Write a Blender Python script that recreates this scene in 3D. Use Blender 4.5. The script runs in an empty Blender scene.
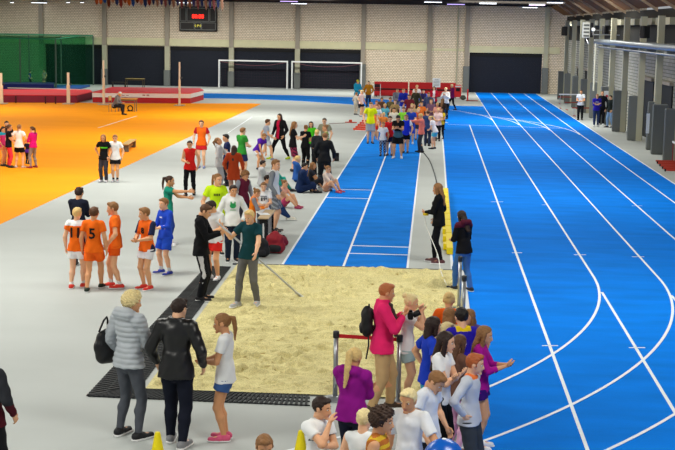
import bpy, math, random
import numpy as np
from mathutils import Vector, Matrix

SC = bpy.context.scene
COL = SC.collection
random.seed(7)

# ------------------------------------------------------------------ camera
F = 1350.0                       # focal length in pixels of the 675 x 450 frame
HC = 4.9                         # height of the gallery the photo is taken from
def camera_axes():
    yd = Vector((434.5 - 337.5, -(27.5 - 225.0), -F)).normalized()      # world +Y in camera space
    hz = Vector((1.0, -0.018, 0.0))                                    # direction of the horizon
    zu = hz.cross(yd).normalized()
    if zu.y < 0: zu = -zu
    xr = yd.cross(zu).normalized()
    return xr, yd, zu
XR, YD, ZU = camera_axes()
CAMROT = Matrix((XR, YD, ZU))    # rows: world axes in camera space = camera-to-world rotation
cam_data = bpy.data.cameras.new('camera')
cam_data.sensor_width = 36.0
cam_data.lens = F / 675.0 * 36.0
cam_data.clip_end = 400
cam = bpy.data.objects.new('camera', cam_data)
cam.matrix_world = Matrix.Translation((0, 0, HC)) @ CAMROT.to_4x4()
COL.objects.link(cam)
SC.camera = cam

def P(px, py, z=0.0):
    """point of the horizontal plane at height z that the photograph shows at (px, py)"""
    d = CAMROT @ Vector((px - 337.5, -(py - 225.0), -F))
    t = (z - HC) / d.z
    return Vector((d.x * t, d.y * t, z))
def PY(px, py, y):
    """point of the upright plane at depth y"""
    d = CAMROT @ Vector((px - 337.5, -(py - 225.0), -F))
    t = y / d.y
    return Vector((d.x * t, y, HC + d.z * t))
def proj(p):
    c = CAMROT.transposed() @ (Vector(p) - Vector((0, 0, HC)))
    return 337.5 + F * c.x / -c.z, 225.0 - F * c.y / -c.z
def height_at(g, py):
    """height over ground point g whose image row is py"""
    lo, hi = 0.0, 4.0
    for _ in range(40):
        m = (lo + hi) / 2
        if proj((g[0], g[1], m))[1] > py: lo = m
        else: hi = m
    return lo

# ------------------------------------------------------------------ light and exposure
w = bpy.data.worlds.new('hall_air'); SC.world = w; w.use_nodes = True
w.node_tree.nodes['Background'].inputs[0].default_value = (0.95, 0.98, 1.0, 1)
w.node_tree.nodes['Background'].inputs[1].default_value = 0.38
SC.view_settings.view_transform = 'Standard'
SC.view_settings.look = 'None'
SC.view_settings.gamma = 1
SC.view_settings.use_curve_mapping = False
SC.view_settings.exposure = 0.0
def area(x, y, z, sx, sy, e, c=(1, .985, .90), tilt=0):
    l = bpy.data.lights.new('ceiling_lamp_light', 'AREA'); l.shape = 'RECTANGLE'  # also used for the added fill lights without fixtures at the back wall
    l.size = sx; l.size_y = sy; l.energy = e; l.color = c
    o = bpy.data.objects.new('ceiling_lamp_light', l); o.location = (x, y, z); o.rotation_euler = (tilt, 0, 0); COL.objects.link(o)
for xx, ee in ((-42, .35), (-30, .7), (-18, 1), (-6, 1), (5, .9)):               # added fill lights without fixtures, brightening the lower back wall
    area(xx, 98.6, 5.45, 9.0, .5, 620 * ee, tilt=math.radians(12))
for yy, e in ((10, .85), (24, .92), (40, 1.05), (56, 1.05), (72, .85), (86, .5)):
    for xx in (-26, -10, 5):
        area(xx, yy, 8.6 if yy < 60 else 6.6, 7.0, 3.0, 1060 * e * (1.1 if xx > -20 else (.9 if yy > 30 else .6)))

# ------------------------------------------------------------------ materials
def lin(h):
    h = h.lstrip('#'); v = [int(h[i:i+2], 16) / 255 for i in (0, 2, 4)]
    return tuple(c / 12.92 if c <= .04045 else ((c + .055) / 1.055) ** 2.4 for c in v) + (1,)
MATS = {}
def mat(hexc, rough=.8, kind='plain', metal=0.0, scale=30.0, amt=.12, bump=.0, spec=.3):
    key = (hexc, rough, kind, metal, scale, amt, bump, spec)
    if key in MATS: return MATS[key]
    m = bpy.data.materials.new(kind + '_' + hexc.strip('#')); m.use_nodes = True
    nt = m.node_tree; b = nt.nodes['Principled BSDF']; c = lin(hexc)
    b.inputs['Roughness'].default_value = rough; b.inputs['Metallic'].default_value = metal
    b.inputs['Specular IOR Level'].default_value = spec
    tc = nt.nodes.new('ShaderNodeTexCoord'); n = nt.nodes.new('ShaderNodeTexNoise')
    n.inputs['Scale'].default_value = scale; n.inputs['Detail'].default_value = 4
    nt.links.new(tc.outputs['Object'], n.inputs['Vector'])
    mx = nt.nodes.new('ShaderNodeMix'); mx.data_type = 'RGBA'
    mx.inputs[6].default_value = tuple(v * (1 - amt) for v in c[:3]) + (1,)
    mx.inputs[7].default_value = tuple(min(1, v * (1 + amt)) for v in c[:3]) + (1,)
    nt.links.new(n.outputs['Fac'], mx.inputs[0]); nt.links.new(mx.outputs[2], b.inputs['Base Color'])
    if bump:
        bp = nt.nodes.new('ShaderNodeBump'); bp.inputs['Strength'].default_value = bump; bp.inputs['Distance'].default_value = .01
        nt.links.new(n.outputs['Fac'], bp.inputs['Height']); nt.links.new(bp.outputs[0], b.inputs['Normal'])
    MATS[key] = m
    return m
def cloth(h): return mat(h, .85, 'cloth', scale=9, amt=.10, bump=.35, spec=.15)
def emis(hexc, s):
    m = bpy.data.materials.new('glow_' + hexc.strip('#')); m.use_nodes = True
    b = m.node_tree.nodes['Principled BSDF']; b.inputs['Emission Color'].default_value = lin(hexc)
    b.inputs['Emission Strength'].default_value = s; b.inputs['Base Color'].default_value = lin(hexc)
    return m

# ------------------------------------------------------------------ mesh builder
class MB:
    def __init__(s): s.v = []; s.f = []; s.m = []
    def add(s, vs, fs, mi=0):
        o = len(s.v); s.v += [tuple(v) for v in vs]; s.f += [tuple(i + o for i in f) for f in fs]; s.m += [mi] * len(fs); return s
    def box(s, x0, x1, y0, y1, z0, z1, mi=0, bev=0):
        if bev:
            b = min(bev, (x1-x0)/2.01, (y1-y0)/2.01, (z1-z0)/2.01)
            vs = []
            for (zz, i) in ((z0, b), (z0 + b, 0), (z1 - b, 0), (z1, b)):
                a0, a1, c0, c1 = x0 + i, x1 - i, y0 + i, y1 - i
                k = b * (1 if i == 0 else .6)
                vs += [(a0+k, c0, zz), (a1-k, c0, zz), (a1, c0+k, zz), (a1, c1-k, zz), (a1-k, c1, zz), (a0+k, c1, zz), (a0, c1-k, zz), (a0, c0+k, zz)]
            fs = [tuple(range(7, -1, -1)), tuple(range(24, 32))]
            for r in range(3):
                for i in range(8): fs.append((r*8+i, r*8+(i+1) % 8, r*8+8+(i+1) % 8, r*8+8+i))
            return s.add(vs, fs, mi)
        return s.add([(x0,y0,z0),(x1,y0,z0),(x1,y1,z0),(x0,y1,z0),(x0,y0,z1),(x1,y0,z1),(x1,y1,z1),(x0,y1,z1)],
                     [(0,3,2,1),(4,5,6,7),(0,1,5,4),(1,2,6,5),(2,3,7,6),(3,0,4,7)], mi)
    def prism(s, poly, z0, z1, mi=0):
        n = len(poly); vs = [(p[0], p[1], z0) for p in poly] + [(p[0], p[1], z1) for p in poly]
        a = sum(poly[i][0]*poly[(i+1) % n][1] - poly[(i+1) % n][0]*poly[i][1] for i in range(n))
        fs = [tuple(range(n-1, -1, -1)), tuple(range(n, 2*n))] + [(i, (i+1) % n, n+(i+1) % n, n+i) for i in range(n)]
        if a < 0: fs = [tuple(reversed(f)) for f in fs]
        return s.add(vs, fs, mi)
    def tube(s, pts, rad, n=8, mi=0, cap=True):
        pts = [Vector(p) for p in pts]; rs = rad if isinstance(rad, (list, tuple)) else [rad] * len(pts)
        o = len(s.v); d0 = (pts[1] - pts[0]).normalized()
        u = d0.cross(Vector((0, 0, 1)) if abs(d0.z) < .9 else Vector((1, 0, 0))).normalized()
        vs = []
        for i, p in enumerate(pts):
            d = (pts[min(i+1, len(pts)-1)] - pts[max(i-1, 0)]).normalized()
            u = (u - d * u.dot(d)).normalized(); w_ = d.cross(u)
            for k in range(n):
                a = 2 * math.pi * k / n; vs.append(p + (u * math.cos(a) + w_ * math.sin(a)) * rs[i])
        fs = []
        for i in range(len(pts) - 1):
            for k in range(n): fs.append((i*n+k, i*n+(k+1) % n, (i+1)*n+(k+1) % n, (i+1)*n+k))
        if cap: fs += [tuple(range(n-1, -1, -1)), tuple((len(pts)-1)*n+k for k in range(n))]
        return s.add(vs, fs, mi)
    def lathe(s, prof, n=24, c=(0, 0, 0), mi=0):
        vs = []; fs = []
        for r, z in prof:
            for k in range(n):
                a = 2*math.pi*k/n; vs.append((c[0]+r*math.cos(a), c[1]+r*math.sin(a), c[2]+z))
        for i in range(len(prof)-1):
            for k in range(n): fs.append((i*n+k, i*n+(k+1) % n, (i+1)*n+(k+1) % n, (i+1)*n+k))
        fs += [tuple(range(n-1, -1, -1)), tuple((len(prof)-1)*n+k for k in range(n))]
        return s.add(vs, fs, mi)
    def build(s, name, m, parent=None, loc=None, rz=0, smooth=False):
        me = bpy.data.meshes.new(name); me.from_pydata(s.v, [], s.f)
        for x in (m if isinstance(m, (list, tuple)) else [m]): me.materials.append(x)
        me.polygons.foreach_set('material_index', s.m)
        if smooth: me.polygons.foreach_set('use_smooth', [True] * len(s.f))
        me.update(); o = bpy.data.objects.new(name, me); COL.objects.link(o)
        if parent: o.parent = parent
        if loc is not None: o.location = loc
        if rz: o.rotation_euler = (0, 0, rz)
        return o
def tag(o, label=None, cat=None, group=None, kind=None):
    if label: o['label'] = label
    if cat: o['category'] = cat
    if group: o['group'] = group
    if kind: o['kind'] = kind
    return o
def struct(o): o['kind'] = 'structure'; return o
def empty(name, loc=(0, 0, 0), rz=0, label=None, cat=None, group=None):
    o = bpy.data.objects.new(name, None); COL.objects.link(o); o.location = loc; o.rotation_euler = (0, 0, rz)
    o.empty_display_size = .2
    return tag(o, label, cat, group)
def copy_tree(o, parent=None):
    c = o.copy(); COL.objects.link(c)
    if parent: c.parent = parent
    for ch in list(o.children): copy_tree(ch, c)
    return c
def text_verts(txt, size, depth=.004, bold=0.0, font_shear=0):
    cu = bpy.data.curves.new('t', 'FONT'); cu.body = txt; cu.size = size; cu.extrude = depth; cu.align_x = 'CENTER'; cu.align_y = 'CENTER'
    cu.offset = bold; cu.resolution_u = 2; cu.shear = font_shear
    o = bpy.data.objects.new('t', cu); COL.objects.link(o); dg = bpy.context.evaluated_depsgraph_get(); dg.update()
    me = bpy.data.meshes.new_from_object(o.evaluated_get(dg)); bpy.data.objects.remove(o)
    v = [x.co.copy() for x in me.vertices]; f = [tuple(p.vertices) for p in me.polygons]; bpy.data.meshes.remove(me)
    return v, f

# ------------------------------------------------------------------ smooth solids (used for people, clothes, bags)
class Solid:
    """a smooth union of tapered capsules and ellipsoids, meshed as one continuous surface"""
    def __init__(s, k=.02): s.p = []; s.cuts = []; s.k = k; s.noise = None
    def cone(s, a, b, ra, rb, fl=None, clip=None, sub=False):
        s.p.append(('c', np.array(a, float), np.array(b, float), ra, rb, fl, clip, sub)); return s
    def ell(s, c, r, R=None, clip=None, sub=False):
        s.p.append(('e', np.array(c, float), np.array(r, float), R if R is not None else np.eye(3), clip, sub)); return s
    def bounds(s, q):
        if q[0] == 'c':
            r = max(q[3], q[4]); return np.minimum(q[1], q[2]) - r, np.maximum(q[1], q[2]) + r
        r = max(q[2]); return q[1] - r, q[1] + r
    def mesh(s, h):
        ps = [q for q in s.p if not q[-1]]
        lo = np.min([s.bounds(q)[0] for q in ps], 0) - 3 * h; hi = np.max([s.bounds(q)[1] for q in ps], 0) + 3 * h
        n = np.maximum(4, np.ceil((hi - lo) / h).astype(int) + 1)
        fld = np.full(n, 1.0, np.float32); ax = [lo[i] + h * np.arange(n[i]) for i in range(3)]
        mg = s.k + 2.2 * h
        for q in s.p:
            a, b = s.bounds(q); i0 = np.maximum(0, np.floor((a - mg - lo) / h).astype(int)); i1 = np.minimum(n, np.ceil((b + mg - lo) / h).astype(int) + 1)
            if (i1 <= i0).any(): continue
            X = [ax[i][i0[i]:i1[i]].astype(np.float32) for i in range(3)]
            gx, gy, gz = np.meshgrid(*X, indexing='ij', copy=False)
            G = np.stack([gx, gy, gz], -1)
            if q[0] == 'c':
                A, B, ra, rb, fl, clip = q[1], q[2], q[3], q[4], q[5], q[6]
                p = G - A.astype(np.float32); ab = (B - A)
                if fl is not None:
                    nn, sc = np.array(fl[0], float), fl[1]
                    p = p + ((sc - 1) * (p @ nn.astype(np.float32)))[..., None] * nn.astype(np.float32)
                    ab = ab + (sc - 1) * ab.dot(nn) * nn
                t = np.clip((p @ ab.astype(np.float32)) / max(1e-9, ab.dot(ab)), 0, 1)
                d = np.linalg.norm(p - t[..., None] * ab.astype(np.float32), axis=-1) - (ra + (rb - ra) * t)
            else:
                p = (G - q[1].astype(np.float32)) @ q[3].astype(np.float32)
                rr = q[2].astype(np.float32)
                l = np.linalg.norm(p / rr, axis=-1); l2 = np.linalg.norm(p / (rr * rr), axis=-1)
                d = l * (l - 1) / np.maximum(l2, 1e-6); clip = q[4]
            if clip:
                for pt, nr in clip: d = np.maximum(d, (G - np.array(pt, np.float32)) @ np.array(nr, np.float32))
            sl = tuple(slice(i0[i], i1[i]) for i in range(3)); c = fld[sl]
            if q[-1]: fld[sl] = np.maximum(c, -d)
            else:
                k = s.k; hh = np.clip(.5 + .5 * (c - d) / k, 0, 1)
                fld[sl] = c * (1 - hh) + d * hh - k * hh * (1 - hh)
        gx, gy, gz = np.meshgrid(*[a.astype(np.float32) for a in ax], indexing='ij', copy=False)
        for pt, nr in s.cuts:
            fld = np.maximum(fld, (gx - pt[0]) * nr[0] + (gy - pt[1]) * nr[1] + (gz - pt[2]) * nr[2])
        if s.noise:
            a, fr, ph = s.noise
            fld = fld + a * (np.sin(gx * fr + ph + 2 * np.sin(gz * fr * .6 + ph)) * np.sin(gz * fr * 1.2 + gy * fr * .8 + 2 * ph) +
                             .5 * np.sin(gx * fr * 2.1 - gz * fr * 1.7 + gy * fr * 1.3 + ph))
        return nets(fld, lo, h)
def nets(f, lo, h):
    ins = f < 0; n = np.array(f.shape)
    c = [ins[i:n[0]-1+i, j:n[1]-1+j, k:n[2]-1+k] for i in (0, 1) for j in (0, 1) for k in (0, 1)]
    cnt = sum(x.astype(np.int8) for x in c); mask = (cnt > 0) & (cnt < 8)
    I = np.argwhere(mask); idx = -np.ones(mask.shape, np.int32); idx[mask] = np.arange(len(I))
    acc = np.zeros((len(I), 3)); num = np.zeros(len(I))
    co = [(i, j, k) for i in (0, 1) for j in (0, 1) for k in (0, 1)]
    for a in range(8):
        for b in range(a + 1, 8):
            if sum(abs(co[a][t] - co[b][t]) for t in range(3)) != 1: continue
            va = f[tuple((I + co[a]).T)]; vb = f[tuple((I + co[b]).T)]; m = (va < 0) != (vb < 0)
            t = np.where(m, va / np.where(m, va - vb, 1), 0)
            acc += m[:, None] * (np.array(co[a]) + t[:, None] * (np.array(co[b]) - np.array(co[a]))); num += m
    V = lo + h * (I + acc / np.maximum(num, 1)[:, None]); Q = []
    for ax in range(3):
        u, v = (ax + 1) % 3, (ax + 2) % 3
        s0 = [slice(None)] * 3; s1 = [slice(None)] * 3; s0[ax] = slice(0, -1); s1[ax] = slice(1, None)
        e = ins[tuple(s0)] != ins[tuple(s1)]; E = np.argwhere(e)
        ok = (E[:, u] > 0) & (E[:, v] > 0) & (E[:, u] < n[u] - 1) & (E[:, v] < n[v] - 1); E = E[ok]
        du = np.zeros(3, int); du[u] = 1; dv = np.zeros(3, int); dv[v] = 1
        q = np.stack([idx[tuple((E - du - dv).T)], idx[tuple((E - dv).T)], idx[tuple(E.T)], idx[tuple((E - du).T)]], 1)
        fl = ~ins[tuple(E.T)]; q[fl] = q[fl][:, ::-1]; Q.append(q)
    Q = np.concatenate(Q); Q = Q[(Q >= 0).all(1)]
    return V, Q
def link_mesh(name, V, Q, m, parent, extra=None, pick=None):
    me = bpy.data.meshes.new(name); nv = len(V); nq = len(Q)
    if extra and extra.v:
        me.from_pydata(np.concatenate([V, np.array([tuple(v) for v in extra.v])]).tolist(), [], Q.tolist() + [tuple(i + nv for i in f) for f in extra.f])
    else:
        me.vertices.add(nv); me.vertices.foreach_set('co', V.astype(np.float32).ravel())
        me.loops.add(nq * 4); me.loops.foreach_set('vertex_index', Q.astype(np.int32).ravel())
        me.polygons.add(nq); me.polygons.foreach_set('loop_start', np.arange(0, nq * 4, 4, dtype=np.int32))
        me.polygons.foreach_set('loop_total', np.full(nq, 4, np.int32))
        me.update(calc_edges=True)
    for x in (m if isinstance(m, (list, tuple)) else [m]): me.materials.append(x)
    if pick is not None and nq:
        c = V[Q].mean(1); mi = pick(c).astype(np.int32); me.polygons.foreach_set('material_index', mi.tolist() + [0] * (len(me.polygons) - nq))
    me.polygons.foreach_set('use_smooth', [True] * len(me.polygons)); me.update()
    o = bpy.data.objects.new(name, me); COL.objects.link(o)
    if parent: o.parent = parent
    return o
# ------------------------------------------------------------------ people
SKIN = ['#e6ae86', '#dfa57a', '#ecb893', '#d69a6e']
HAIRC = dict(blond='#d9b877', light='#ecd59c', brown='#5a3a24', dark='#2a1a14', black='#17110f', red='#a8562a', mid='#8a6038', cocoa='#3c271a')
def n3(v): v = np.array(v, float); return v / (np.linalg.norm(v) + 1e-9)
def ik(a, t, l1, l2, hint):
    a = np.array(a, float); t = np.array(t, float); d = t - a; L = np.linalg.norm(d)
    if L > (l1 + l2) * .997: t = a + d / L * (l1 + l2) * .997; d = t - a; L = np.linalg.norm(d)
    L = max(L, abs(l1 - l2) + .01); u = d / L; x = (l1*l1 - l2*l2 + L*L) / (2*L); hgt = math.sqrt(max(0, l1*l1 - x*x))
    h = np.array(hint, float); h = h - u * h.dot(u); h = n3(h)
    return a + u * x + h * hgt, t
ARM = dict(down=((.145, .02, -.02), (.5, -1, 0)), slight=((.15, .07, .01), (.7, -1, 0)), hip=((.118, .0, .05), (1, -.55, 0)), cross=((-.04, .115, .165), (.8, .1, -1)),
           hold=((.025, .16, .10), (.8, -.5, -.8)), phone=((.03, .2, .17), (.6, -.4, -1)), mouth=((.015, .125, .32), (.5, .5, -1)), fwd=((.10, .27, .16), (.4, -.3, -1)),
           side=((.30, .06, .10), (.3, -.5, -1)), back=((.05, -.105, .05), (.8, -.6, 0)), knee=((.07, .24, .04), (.8, .2, .3)), pocket=((.125, .05, .01), (1, -.5, 0)),
           swing=((.12, .15, .04), (.4, -1, -.3)), rear=((.14, -.10, .0), (.3, -1, 0)), head=((.07, .05, .42), (1, .3, .2)), point=((.16, .31, .28), (.3, 0, -1)),
           cam=((.03, .15, .22), (.8, -.1, -1)), lap=((.04, .19, .03), (.9, -.2, -.2)), prop=((.16, -.14, .01), (.2, -1, 0)))
LEG = dict(stand=((.052, .0), (.052, 0)), wide=((.085, .0), (.085, 0)), step=((.055, .06), (.055, -.05)), walk=((.045, .14), (.045, -.13)), close=((.04, .0), (.04, .0)),
           stepl=((.055, -.05), (.055, .06)), walkl=((.045, -.13), (.045, .14)))
NP = 0
def blotch(code, size):
    """small printed shapes: *o a round emblem with a line below, *- a row of short strokes, *x a blocky print"""
    b = MB(); k = size
    if code == '*o':
        for cx, cy, rx, ry in ((0, .1, .42, .34), (-.25, .45, .1, .22), (.25, .45, .1, .22)): b.add([Vector((k * (cx + rx * math.cos(t * math.pi / 6)), k * (cy + ry * math.sin(t * math.pi / 6)), .002)) for t in range(12)], [tuple(range(12))])
        b.add([Vector((x * k, y * k, .002)) for x, y in ((-.4, -.5), (.4, -.5), (.4, -.42), (-.4, -.42))], [(0, 1, 2, 3)])
    elif code == '*-':
        for i in range(4): b.add([Vector(((-1.1 + i * .6 + x) * k, y * k, .002)) for x, y in ((0, -.4), (.4, -.4), (.4, .4), (0, .4))], [(0, 1, 2, 3)])
    else:
        for (x0, x1, y0, y1) in ((-.6, .6, .35, .5), (-.5, -.2, -.5, .2), (.05, .25, -.4, .25), (.35, .6, -.2, .2), (-.1, .0, -.1, .2)): b.add([Vector((x * k, y * k, .002)) for x, y in ((x0, y0), (x1, y0), (x1, y1), (x0, y1))], [(0, 1, 2, 3)])
    return [Vector(v) for v in b.v], b.f
HEM = {'tee': -.035, 'vest': -.045, 'long': -.03, 'jacket': -.055, 'puffer': -.03, 'hood': -.05, 'fit': -.03, 'dress': -.16, 'sweat': -.05}
def person(at, label, face=180, top=('tee', '#ffffff'), bot=('pants', '#22242c'), shoes='#26262a', hair=('short', 'brown'), arms=('down', 'down'), legs='stand',
           H=None, age=1.0, lean=0, side=0, hy=0, hp=8, skin=None, pose=None, fem=False, group=None, socks=None, num=None, trim=None, sole='#e8e8e8', headat=None, pel=None, wide=1.0, cap=None, name='person', z0=0.0, cat='person', nrot=0):
    """at = (foot x, foot y, head-top row) in the photograph, or headat = (x, y) of the head top with a height H in metres"""
    global NP; NP += 1; rnd = random.Random(NP * 13 + 5)
    if headat:
        g = P(headat[0], headat[1], H * (1.0 if pose is None else 1.0)); g = Vector((g.x, g.y, 0))
        if pose: g = P(headat[0], headat[1], pose[1]); g.z = 0
    else:
        g = P(at[0], at[1]);
        if H is None: H = height_at(g, at[2])
    g.z = z0
    dist = (g - Vector((0, 0, HC))).length; ppm = F / dist
    h = min(max(.0105, .62 / ppm), .032)
    if h > .024: h = .024 if dist < 60 else .028
    root = empty(name, g, -math.radians(face), label, cat, group)
    a = age; hh = .133 + .034 * (1 - a) * 1.6                         # head height as a share of the stature
    if a >= 1: hh = .133
    S = H * 1.02; bz = (1 - hh) / .867; wd = (.95 if fem else 1.0) * (.93 + .07 * a) * wide
    u = hh * S
    # ---- skeleton
    hz = .515 * bz * S; thl = .247 * bz * S; shl = .226 * bz * S; ank = .045 * S
    lean_ = math.radians(lean); sd = math.radians(side)
    up = n3((math.sin(sd), math.sin(lean_), math.cos(lean_) * math.cos(sd))); fw = n3(np.array((0, math.cos(lean_), -math.sin(lean_)))); rt = np.cross(fw, up); rt = n3(rt); fw = np.cross(up, rt)
    kind = pose[0] if pose else 'stand'
    if kind == 'stand':
        lg = LEG[legs] if isinstance(legs, str) else legs
        fr = np.array((lg[0][0] * S, lg[0][1] * S, ank)); fl_ = np.array((-lg[1][0] * S, lg[1][1] * S, ank))
        pcx = 0; pcy = (fr[1] + fl_[1]) / 2 - math.sin(lean_) * .12 * S
        pz = hz - .004 * S
        for ft in (fr, fl_):
            dx = math.hypot(abs(ft[0]) - .05 * S, ft[1] - pcy); pz = min(pz, ank + math.sqrt(max(.01, ((thl + shl) * .995) ** 2 - dx * dx)))
        if pel: pz = pel * S
    elif kind == 'floor':
        fr = np.array((.07 * S, .27 * S, ank)); fl_ = np.array((-.09 * S, .22 * S, ank)); pcx, pcy, pz = 0, -.05 * S, .078 * S
    elif kind == 'cross':
        fr = np.array((-.10 * S, .17 * S, ank)); fl_ = np.array((.09 * S, .22 * S, ank)); pcx, pcy, pz = 0, -.05 * S, .078 * S
    elif kind == 'chair':
        fr = np.array((.07 * S, .30 * S, ank)); fl_ = np.array((-.07 * S, .24 * S, ank)); pcx, pcy, pz = 0, 0, .30 * S if pel is None else pel
        if not isinstance(legs, str): fr = np.array((legs[0][0] * S, legs[0][1] * S, ank)); fl_ = np.array((-legs[1][0] * S, legs[1][1] * S, ank))
    elif kind == 'crouch':
        fr = np.array((.07 * S, .10 * S, ank)); fl_ = np.array((-.07 * S, .02 * S, ank)); pcx, pcy, pz = 0, -.05 * S, .17 * S
    Pc = np.array((pcx, pcy, pz))
    def T(x, y, z): return Pc + rt * x * S * wd + fw * y * S + up * z * S * bz
    kh = (.25, 1, .5) if kind in ('floor', 'chair', 'crouch') else ((1.2, .4, .6) if kind == 'cross' else (.08, 1, 0))
    J = {}
    for s_, ft in ((1, fr), (-1, fl_)):
        hip = Pc + rt * s_ * .050 * S * wd - up * .005 * S
        kn, an = ik(hip, ft, thl, shl, (kh[0] * s_, kh[1], kh[2])); J['h', s_] = (hip, kn, an)
    hand_dir = {}
    for s_, ar in ((1, arms[0]), (-1, arms[1])):
        tg, hint = ARM[ar] if isinstance(ar, str) else (ar[:3], ar[3:] if len(ar) > 3 else (.5, -.8, -.5))
        sh = T(.095 * s_, 0, .283); t = T(tg[0] * s_, tg[1], tg[2]); hv = rt * hint[0] * s_ + fw * hint[1] + up * hint[2]
        el, wr = ik(sh, t, .168 * S * bz, .150 * S * bz, hv); J['a', s_] = (sh, el, wr)
    N0 = T(0, -.004, .318); hya = math.radians(hy); hpa = math.radians(hp)
    # head frame
    hf = n3(np.array((math.sin(hya) * math.cos(hpa), math.cos(hya) * math.cos(hpa), -math.sin(hpa)))); hr = n3(np.cross(hf, (0, 0, 1))); hu = np.cross(hr, hf)
    chin = N0 + up * .012 * S + hf * .02 * S; hb = chin + 0 * hf
    def Hd(x, y, z): return hb + (hr * x + hf * y + hu * z) * u
    RH = np.stack([hr, hf, hu], 1); RT = np.stack([rt, fw, up], 1)
    if kind == 'stand' and headat is None and abs(lean) < 12 and pel is None: pass
    # ---- body
    near = ppm > 38; far = ppm < 24
    sk = skin or SKIN[NP % 4]; F1 = (fw, 1.42)
    def torso(b, t=0.0, fl=F1, belly=0.0):
        b.cone(T(.036, 0, -.005), T(-.036, 0, -.005), .066 * S * wd + t, .066 * S * wd + t, (fw, 1.22))
        b.cone(T(0, 0, .0), T(0, .002, .12), .083 * S * wd + t, (.070 + belly) * S * wd + t, fl)
        b.cone(T(0, .002, .12), T(0, .002, .235), (.072 + belly) * S * wd + t, .089 * S * wd + t, fl)
        b.cone(T(.080, -.004, .284), T(-.080, -.004, .284), .034 * S + t, .034 * S + t)
        if fem and a > .93: b.cone(T(.038, .040, .215), T(-.038, .040, .215), .030 * S + t, .030 * S + t)
    B = Solid(.022 * S * .6)
    torso(B)
    B.cone(N0 - up * .03 * S, N0 + up * .035 * S + hf * .008 * S, .036 * S * wd, .030 * S * wd)
    for s_ in (1, -1):
        hip, kn, an = J['h', s_]; mc = kn + (an - kn) * .3 - n3(np.cross(an - kn, rt)) * 0 ; bk = n3(np.array((0, -1, 0)) + 0 * up)
        B.cone(hip, kn, .051 * S * wd, .034 * S * wd); B.cone(kn, kn + (an - kn) * .35 + bk * .006 * S, .032 * S * wd, .034 * S * wd); B.cone(kn + (an - kn) * .35 + bk * .006 * S, an, .034 * S * wd, .020 * S * wd)
        td = n3((.16 * s_, 1, 0)); B.cone(an - np.array((0, 0, .012 * S)), an + td * .085 * S - np.array((0, 0, .026 * S)), .022 * S, .016 * S)
        sh, el, wr = J['a', s_]
        B.cone(sh, el, .031 * S * wd, .0245 * S * wd); B.cone(el, el + (wr - el) * .3, .024 * S * wd, .0245 * S * wd); B.cone(el + (wr - el) * .3, wr, .0245 * S * wd, .0155 * S * wd)
    B.ell(Hd(0, -.02, .60), (.335 * u, .415 * u, .385 * u), RH)
    B.ell(Hd(0, .10, .33), (.255 * u, .31 * u, .31 * u), RH)
    B.cone(Hd(-.05, .34, .06), Hd(.05, .34, .06), .075 * u, .075 * u)
    if not far:
        B.cone(Hd(0, .375, .47), Hd(0, .45, .34), .045 * u, .062 * u)
        for s_ in (1, -1): B.ell(Hd(.335 * s_, -.02, .46), (.035 * u, .085 * u, .13 * u), RH)
        if near:
            for s_ in (1, -1): B.ell(Hd(.15 * s_, .43, .50), (.085 * u, .05 * u, .045 * u), RH, None, True)
    V, Q = B.mesh(h)
    ex = MB()
    for s_ in (1, -1):
        sh, el, wr = J['a', s_]; d = n3(wr - el); th = fw * .8 + up * .6; th = n3(th - d * th.dot(d)); nn = np.cross(d, th) * s_
        ctr = (N0 + Pc) / 2; nn = nn if nn.dot(ctr - wr) > 0 else -nn
        hl = .052 * S * (1 if a >= 1 else 1.0); pm = wr + d * hl * .55
        # palm: rounded box-like ring tube
        ps = [wr - d * .01 * S, wr + d * hl * .3, wr + d * hl * .8, wr + d * hl]
        vs = []; K = 8
        for i, pnt in enumerate(ps):
            wv = (.0135, .021, .0235, .021)[i] * S; tk = (.012, .012, .0105, .008)[i] * S
            for k in range(K):
                an_ = 2 * math.pi * k / K; vs.append(pnt + th * math.cos(an_) * wv + nn * math.sin(an_) * tk)
        fs = [(i*K+k, i*K+(k+1) % K, (i+1)*K+(k+1) % K, (i+1)*K+k) for i in range(3) for k in range(K)] + [tuple(3*K+k for k in range(K)), tuple(range(K-1, -1, -1))]
        ex.add(vs, fs)
        for fi, (off, ln) in enumerate(((.75, .040), (.25, .045), (-.25, .042), (-.72, .033))):
            b0 = wr + d * hl * .88 + th * off * .0225 * S; l = ln * S; cu = .35 + .08 * fi
            d1 = n3(d + nn * cu * .6); d2 = n3(d + nn * cu * 1.7); d3 = n3(d + nn * cu * 3)
            p1 = b0 + d1 * l * .45; p2 = p1 + d2 * l * .32; p3 = p2 + d3 * l * .25; r_ = .0056 * S
            ex.tube([b0, p1, p2, p3], [r_ * 1.05, r_, r_ * .9, r_ * .65], 6 if near else 4)
        b0 = wr + d * hl * .22 + th * .012 * S; d1 = n3(d * .7 + th * .8 + nn * .2); d2 = n3(d + th * .35 + nn * .4)
        p1 = b0 + d1 * .024 * S; p2 = p1 + d2 * .020 * S; p3 = p2 + d2 * .012 * S
        ex.tube([b0, p1, p2, p3], [.0085 * S, .0075 * S, .0065 * S, .0045 * S], 6 if near else 4)
    link_mesh('body', V, Q, mat(sk, .55, 'skin', scale=12, amt=.04, spec=.3), root, ex)
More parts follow.
